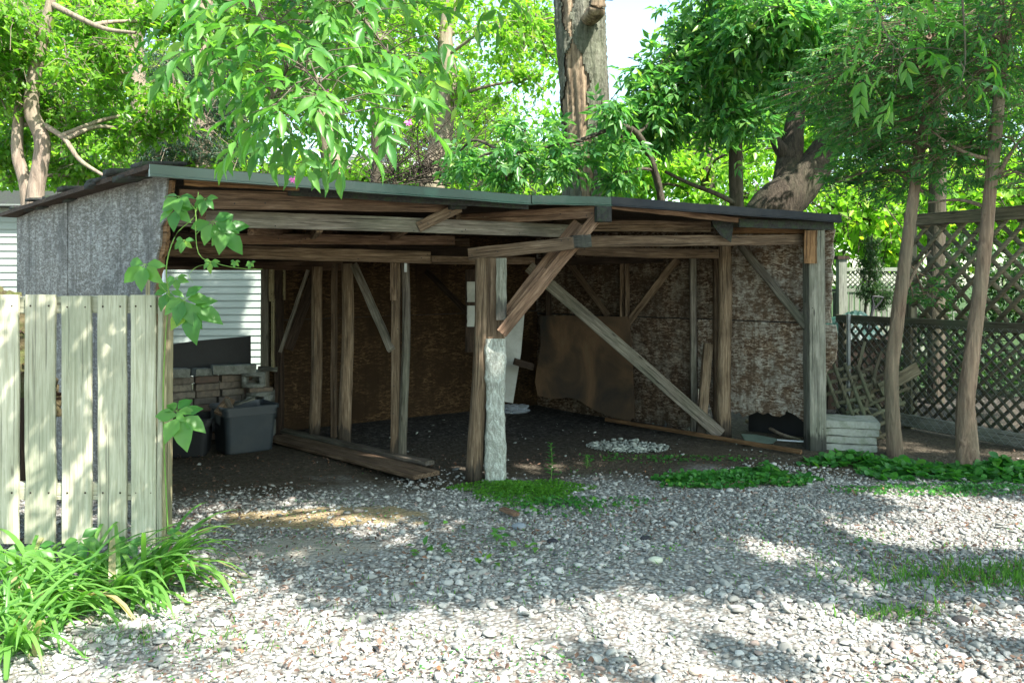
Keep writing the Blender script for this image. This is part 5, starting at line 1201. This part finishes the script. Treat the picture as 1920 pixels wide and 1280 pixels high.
    hang([P(380, -160, 3.2), P(470, 0, 3.1), P(540, 100, 3.0), P(600, 160, 2.9), P(640, 215, 2.9)], 70, (.17, .14, .09))
    hang([P(560, 60, 3.1), P(530, 150, 3.0), P(510, 190, 3.0), P(520, 225, 3.0)], 30, (.10, .1, .07))
    hang([P(560, -160, 3.3), P(640, -20, 3.3), P(700, 60, 3.2), P(750, 130, 3.2)], 70, (.13, .15, .10))
    hang([P(300, -120, 3.5), P(340, 0, 3.4), P(380, 70, 3.3), P(410, 120, 3.3)], 34, (.10, .12, .08))
    hang([P(440, -160, 3.6), P(500, -30, 3.6), P(560, 40, 3.6), P(660, 30, 3.5)], 80, (.2, .2, .10))
    hang([P(860, -170, 3.6), P(900, -50, 3.5), P(925, -12, 3.5)], 8, (.06, .08, .04))
    hang([P(1620, -120, 5.6), P(1640, 0, 5.5), P(1660, 60, 5.4), P(1690, 110, 5.4)], 26, (.25, .2, .16), L=.12)
    hang([P(1800, -60, 5.6), P(1810, 100, 5.6), P(1800, 160, 5.5)], 7, (.08, .1, .06), L=.13)
    link("hanging_leaves", LV.mesh("hanging_leaves"), M['leaf_near'], root); link("branches", TW.mesh("branches"), M['bark'], root)
overhang()

# bare twig tangle behind the roof
def tangle():
    ps = []; 
    for k in range(150):
        a = P(rng.uniform(690, 900), rng.uniform(320, 350), 12.2); b = P(rng.uniform(640, 1000), rng.uniform(180, 320), 12.2 + rng.uniform(-.6, .6)); m_ = (a + b) / 2 + Vector(tuple(rng.normal(0, .18, 3))); ps.append([list(a), list(m_), list(b)])
    V, F = tubes(np.array(ps), np.array([.008, .006, .003]), 4); mb = MB(); mb.add(V, F)
    a = np.array([[list(P(780, 640, 12.2)), list(P(785, 480, 12.2)), list(P(790, 335, 12.2))]]); V, F = tubes(a, .03, 8); mb.add(V, F)
    r = empty("bare_bush", (P(780, 640, 12.2).x, 12.2, 0), "tangle of bare dark twigs showing above the shed roof", "bush"); link("twigs", mb.mesh("twigs"), M['bark_dark'], r)
tangle()

# ------------------------------------------------------------------ plants
def creeper(name, label, leafsets, stems, L, root_loc):
    root = empty(name, root_loc, label, "creeper"); LV = MB(); TW = MB()
    for s, r_ in stems: V, F = tubes(smooth_path(s, 18)[None], np.linspace(r_, r_ * .5, 18)[None], 6); TW.add(V, F)
    for (c, ln, face, roll) in leafsets:
        n = 5; face = Vector(face).normalized(); dn = Vector((0, 0, -1)); dn = (dn - face * dn.dot(face)).normalized(); s = face.cross(dn)
        for k in range(n):
            a = R((k - 2) * 52 + random.uniform(-9, 9)) + roll; d = dn * math.cos(a) + s * math.sin(a) - face * .0 + Vector((0, 0, -.12)) + Vector([random.gauss(0, .08) for _ in range(3)])
            l_ = ln * (1.0 - .14 * abs(k - 2)) * random.uniform(.9, 1.08); V, F = leaves(np.array([list(c)]) + np.array([list(d.normalized())]) * l_ * .12, np.array([list(d)]), np.array([list(face + Vector([random.gauss(0, .22) for _ in range(3)]))]), np.array([l_]), np.array([l_ * .62]), SH_D); LV.add(V, F)
            V, F = tubes(np.array([[list(c), list(c + d.normalized() * l_ * .07), list(c + d.normalized() * l_ * .14)]]), .0012, 4); TW.add(V, F)
    link("leaves", LV.mesh("leaves"), M['leaf_near'], root); link("stems", TW.mesh("stems"), leafstem, root)
leafstem = plain("green_stem", (.14, .26, .05), .6, 0, .3, 20, .2, 0)
Yc = 4.0
f = (-.1, -1, .45)
def q_(px, py, ln, face=f, roll=0, Y=Yc): return (P(px, py, Y), ln, face, roll)
creeper("creeper_vine", "virginia creeper vine hanging over the shed opening from the left wall corner",
        [q_(335, 368, .10, (0, -.7, .8)), q_(330, 390, .11), q_(398, 415, .13, (.1, -1, .3), .5), q_(420, 430, .12, (.3, -1, .4), .9), q_(272, 495, .13), q_(345, 560, .14, (.1, -1, .4), .6), q_(360, 575, .16, (.1, -.9, .5), .1), q_(385, 372, .07), q_(345, 450, .06), q_(395, 490, .05), q_(470, 492, .03), q_(440, 490, .03), q_(318, 545, .09, f, -.5, 4.05), q_(330, 520, .07, f, .2, 4.3)],
        [([P(318, 560, 4.05), P(312, 500, 4.0), P(330, 440, 4.0), P(365, 405, 4.0), P(372, 360, 4.0)], .0035), ([P(330, 372, 4), P(365, 390, 4), P(367, 440, 4), P(375, 480, 4), P(410, 495, 4), P(450, 503, 4), P(492, 505, 4)], .0028),
         ([P(367, 440, 4), P(390, 420, 4), P(420, 430, 4)], .0016), ([P(318, 556, 4), P(290, 520, 4), P(272, 495, 4)], .002), ([P(318, 556, 4), P(335, 560, 4), P(360, 572, 4)], .002), ([P(400, 493, 4), P(370, 500, 4), P(355, 515, 4), P(362, 530, 4)], .0012), ([P(315, 1000, 4.1), P(306, 780, 4.1), P(310, 640, 4.08), P(318, 560, 4.05)], .004)], .12, (-1.66, 4.1, 0))
creeper("creeper_shoot", "creeper shoot with broad leaves poking from the fence edge at mid height", [q_(338, 778, .145, (.15, -1, .7), .3), q_(330, 770, .10, (0, -.8, .8), 2.6)], [([P(300, 790, 4.1), P(318, 785, 4.05), P(338, 778, 4.0)], .003)], .12, P(300, 1050, 4.12))
creeper("creeper_seedling", "small pale creeper seedling at the foot of the day lilies", [(P(272, 1168, 3.62), .085, (0, -.75, 1), .2), (P(230, 1185, 3.6), .04, (0, -.5, 1), 1)], [([gl(268, 1185, 0), P(272, 1168, 3.62)], .002)], .1, gl(268, 1190, 0))
creeper("creeper_leaves", "broad creeper leaves along the foot of the board fence", [(P(px, py, 4.05), .10 * s_, (.1, -.8, .7), ro_) for px, py, s_, ro_ in ((70, 1025, 1, .2), (150, 1010, 1.1, .4), (240, 1015, 1, -.3), (110, 1050, .9, 1.), (200, 1045, .8, .1), (10, 1030, 1, 0), (325, 1000, .45, 2.6), (280, 1040, .7, .3))],
        [([P(-10, 1060, 4.05), P(100, 1045, 4.05), P(200, 1040, 4.05), P(325, 1003, 4.05)], .003)], .1, (-2.1, 4.05, 0))

def daylily():
    clumps = [(40, 1180, 3.62), (140, 1160, 3.75), (230, 1140, 3.80), (290, 1110, 3.92), (60, 1110, 3.95), (180, 1110, 3.95), (-30, 1150, 3.7), (20, 1240, 3.35), (-60, 1210, 3.45)]
    for i, (px, py, Y) in enumerate(clumps):
        c = G(px, py); LV = MB(); nb = 46
        labs = ["day lily clump left of the middle by the fence foot", "day lily clump in the middle of the bed with arching blades", "day lily clump just left of the gravel edge", "day lily clump with the longest blades arching over the gravel", "day lily clump tucked against the fence boards at left", "day lily clump tucked against the middle fence boards", "day lily clump at the left picture edge behind", "lowest pale day lily clump at the bottom left", "day lily clump cut by the left picture edge"]
        for k in range(nb):
            a = rng.uniform(0, 6.283); L = rng.uniform(.34, .62) * (1.15 if i == 3 else .95); lean = rng.uniform(.55, 1.45); dx, dy = math.cos(a), math.sin(a)
            if i == 3: dx = abs(dx) * .9 + .1
            if i in (0, 7, 8): dx = dx * .6 + .2
            n = 9; t = np.linspace(0, 1, n); th0 = R(85) - lean * .5; th = th0 - t * (lean * 2.1)
            ds = L / (n - 1); rr_ = np.concatenate([[0], np.cumsum(np.cos(th[:-1]) * ds)]); zz = np.concatenate([[0], np.cumsum(np.sin(th[:-1]) * ds)])
            bx, by = c.x + rng.normal(0, .05), c.y + rng.normal(0, .04)
            pp = np.stack([bx + dx * rr_, by + dy * rr_ * .75, np.maximum(zz, .015 + 0 * zz) + gz(c.x, c.y)], 1); w_ = rng.uniform(.008, .014) * np.array([.7, 1, 1.1, 1.1, 1.05, .95, .8, .5, .05]); s = np.array([-dy, dx, 0])
            tw = rng.normal(0, .3); nrm = np.array([0, 0, 1.])
            Vl = pp + (s * math.cos(tw))[None] * w_[:, None] + np.array([0, 0, .35]) * w_[:, None]; Vr = pp - (s * math.cos(tw))[None] * w_[:, None] + np.array([0, 0, .35]) * w_[:, None]
            V = np.concatenate([Vl, pp, Vr]); F = [(j, j + 1, n + j + 1, n + j) for j in range(n - 1)] + [(n + j, n + j + 1, 2 * n + j + 1, 2 * n + j) for j in range(n - 1)]
            LV.add(V, np.array(F))
        o = LV.build("day_lily", M['blade'], None, True); tag(o, labs[i], "plant", "day lilies at the fence foot")
daylily()

def cover(name, label, cx, cy_, rx_, ry_, n, L, mat, shape, hmax, layers=1.):
    t = rng.uniform(0, 6.283, n); r_ = rng.uniform(0, 1, n) ** .75 * 1.22; r_ *= 1 + .18 * np.sin(3 * t + cx) + .12 * np.sin(7 * t)
    x = cx + rx_ * r_ * np.cos(t); y = cy_ + ry_ * r_ * np.sin(t); h = hmax * np.clip(1.05 - r_, .1, 1) * rng.uniform(.3, 1, n) * (.7 + .5 * np.sin(9 * x) * np.sin(8 * y))
    base = np.stack([x, y, ground_h(x, y) + .012 + np.abs(h)], 1); d = rnd(n); d[:, 2] *= .3; up = np.array([0, -.2, 1.]) + rng.normal(0, .28, (n, 3)); ll = L * rng.uniform(.5, 1.25, n)
    V, F = leaves(base, d, up, ll, ll, shape); mb = MB(); mb.add(V, F)
    k = n // 2; b0 = base[:k].copy(); b1 = b0.copy(); b1[:, 2] = ground_h(b0[:, 0], b0[:, 1]); V, F = tubes(np.stack([b1, (b0 + b1) / 2 + rng.normal(0, .004, (k, 3)), b0], 1), .0012, 3); mb.add(V, F)
    o = link(name, mb.mesh(name), mat); tag(o, label, "ground cover", kind="stuff")
g = G(985, 925); cover("ground_cover", "bright feathery weeds spreading from the foot of the wrapped post", g.x - .02, g.y + .02, .36, .26, 5200, .016, M['leaf_moss'], SH_S, .06)
g = G(1060, 950); cover("ground_cover_fringe", "sparse weeds trailing over the gravel right of the wrapped post", g.x, g.y, .5, .22, 420, .028, M['leaf_ground'], SH_D, .04)
g = G(1365, 905); cover("clover_patch", "low round leaved green patch in the middle of the earth strip", g.x, g.y, .46, .21, 2600, .032, M['leaf_ground'], SH_R, .10)
g = G(1435, 898); cover("clover_leaves", "larger round leaves at the right side of the green patch", g.x, g.y, .24, .16, 130, .06, M['leaf_ground'], SH_R, .16)
for j, (px, py, rx_, ry_, n_) in enumerate(((1620, 868, .42, .14, 420), (1760, 885, .50, .2, 620), (1880, 890, .34, .22, 520))):
    g = G(px, py); cover("ground_ivy", ["round leaved ground ivy in front of the slab stack", "round leaved ground ivy between the two slim trunks", "round leaved ground ivy at the right picture edge"][j], g.x, g.y, rx_, ry_, n_, .062, M['leaf_ground'], SH_R, .13)
g = G(1760, 915); cover("low_weeds", "fine low weeds fringing the gravel under the slim trees", g.x + .15, g.y, .75, .17, 1300, .02, M['leaf_ground'], SH_R, .03)
g = G(1250, 860); cover("shed_weeds", "scattered small weeds on the earth before the right bay", g.x, g.y, .6, .16, 260, .026, M['leaf_ground'], SH_D, .03)
def upright_weed(px, py, h, label, L=.05):
    c = gl(px, py, 0); root = empty("weed", c, label, "weed"); mb = MB(); V, F = tubes(np.array([[list(c), list(c + Vector((.01, 0, h * .5))), list(c + Vector((.0, 0, h)))]]), np.array([.003, .0025, .0015]), 6); mb.add(V, F); mb.build("stem", leafstem, root)
    n = 26; t = np.linspace(.15, 1, n); base = np.array([list(c)]) + np.stack([0 * t, 0 * t, h * t], 1); a = np.arange(n) * 2.4; d = np.stack([np.cos(a), np.sin(a), .35 + .3 * t], 1); ll = L * (1.15 - .5 * t)
    V, F = leaves(base, d, np.tile([0, 0, 1.], (n, 1)) + 0, ll, ll * .42, SH_D); link("leaves", fast_mesh("leaves", V, F), M['leaf_ground'], root)
upright_weed(1033, 905, .27, "upright leafy weed standing right of the wrapped post", .055)
upright_weed(1100, 880, .1, "small upright weed sprouting at the edge of the shed floor", .035)
def sprig(px, py, n, L, label, mat='leaf_near'):
    c = gl(px, py, .02); b = np.array([list(c)]) + rng.normal(0, .035, (n, 3)) * np.array([1.6, 1, .3]); b[:, 2] = c.z + np.abs(rng.normal(0, .02, n)); d = rnd(n); d[:, 2] = np.abs(d[:, 2]) * .4; V, F = leaves(b, d, np.array([0, -.3, 1.]) + rng.normal(0, .25, (n, 3)), L, L * .6, SH_D)
    o = link("seedling", fast_mesh("seedling", V, F), M[mat]); tag(o, label, "seedling", "seedlings in the gravel")
sprig(812, 1040, 12, .055, "dark leaved seedling in the gravel left of the middle"); sprig(925, 1012, 9, .05, "seedling in the gravel nearest below the wrapped post"); sprig(925, 1056, 6, .05, "yellow green seedling at the edge of the sunny gravel", 'leaf_bright')
sprig(975, 1035, 6, .06, "pale broad leaved seedling in the gravel right of the yellow green one", 'blade'); sprig(862, 995, 4, .05, "seedling lying closest to the sawdust patch"); sprig(1250, 1040, 9, .025, "tiny weed in the middle of the right hand gravel"); sprig(1615, 1025, 8, .03, "tiny weed in the sunny gravel below the slab stack")
def grass(px, py, rx_, ry_, n, H, label):
    c = G(px, py); x = c.x + rng.normal(0, rx_, n); y = c.y + rng.normal(0, ry_, n); base = np.stack([x, y, ground_h(x, y)], 1); d = np.array([0, 0, 1.]) + rng.normal(0, .5, (n, 3)); L = H * rng.uniform(.4, 1.2, n); V, F = leaves(base, d, np.array([0, -1., .2]) + rng.normal(0, .4, (n, 3)), L, .005, SH_S)
    tag(link("grass", fast_mesh("grass", V, F), M['blade']), label, "grass", kind="stuff")
grass(1850, 1085, .32, .12, 900, .07, "grass tuft growing in the gravel at the right edge"); grass(1690, 1150, .12, .05, 160, .06, "sparse grass in the gravel below the right tuft"); grass(1660, 1060, .5, .3, 300, .04, "fine scattered grass blades in the right hand gravel"); grass(700, 1150, .9, .4, 350, .035, "fine scattered grass blades in the middle gravel"); grass(330, 1210, .25, .08, 180, .04, "short grass at the lower edge of the lily bed")
n = 5200; yy = rng.uniform(3.0, 6.6, n); xx = rng.uniform(-.5, .62, n) * yy; k_ = (np.sin(2.3 * xx + 1.1 * yy + 2) * np.sin(1.7 * yy - 1.9 * xx) > .12); xx, yy = xx[k_], yy[k_]; n = len(xx)
d = rnd(n); d[:, 2] = np.abs(d[:, 2]) * .5; V, F = leaves(np.stack([xx, yy, ground_h(xx, yy) + rng.uniform(.01, .03, n)], 1), d, np.array([0, 0, 1.]) + rng.normal(0, .4, (n, 3)), rng.uniform(.008, .024, n), .009, SH_S)
tag(link("tiny_weeds", fast_mesh("tiny_weeds", V, F), M['leaf_ground']), "tiny green weeds growing between the stones of the yard", "weeds", kind="stuff")
# pink blossoms among the hanging leaves
for (px, py, lab) in ((550, 335, "pink blossom low among the hanging leaves just above the roof edge"), (766, 228, "pink and white blossom hanging right of the bright leaves"), (612, 172, "pink blossom high among the hanging leaves")):
    c = P(px, py, 2.95); n = 5; a = np.arange(n) / n * 6.283; d = np.stack([np.cos(a), -.4 + 0 * a, np.sin(a) - .8], 1); V, F = leaves(np.tile(list(c), (n, 1)), d, np.tile([0, -1., .3], (n, 1)), .017, .010, SH_D); tag(link("blossom", fast_mesh("blossom", V, F), M['flower']), lab, "flower", "pink blossoms")
# odd stones and wood bits
for (px, py, s_, c_, lab) in ((972, 990, .04, (.2, .23, .25), "blue grey cobble among the pale gravel in the middle"), (1035, 1017, .03, (.03, .03, .035), "flat black stone in the shaded gravel"), (1210, 1016, .028, (.04, .04, .045), "dark stone right of the flat black stone"), (1228, 1058, .035, (.5, .52, .4), "smooth pale cobble in the right hand gravel"), (1745, 1077, .032, (.08, .09, .1), "dark grey cobble near the grass tuft"), (1800, 1165, .035, (.03, .03, .03), "small black stone at the lower right"), (1307, 1255, .032, (.42, .36, .28), "rounded tan cobble at the bottom of the picture")):
    bm = bmesh.new(); bmesh.ops.create_icosphere(bm, subdivisions=3, radius=s_)
    for v in bm.verts: v.co = Vector((v.co.x * 1.1, v.co.y * .8, v.co.z * .55)) * (1 + .08 * math.sin(40 * v.co.x) + random.uniform(-.03, .03))
    me = bpy.data.meshes.new("cobble"); bm.to_mesh(me); bm.free(); o = link("cobble", me, plain("cobble_" + str(px), c_, .8, 0, .3, 30, .2, .3), None, Matrix.Translation(gl(px, py, s_ * .35))); tag(o, lab, "stone", "odd stones in the gravel")
top(member("wood_chip", gl(942, 966, .04), gl(968, 975, .035), .05, .02, M['red']), "short reddish piece of wood on the gravel below the wrapped post", "wood chip")
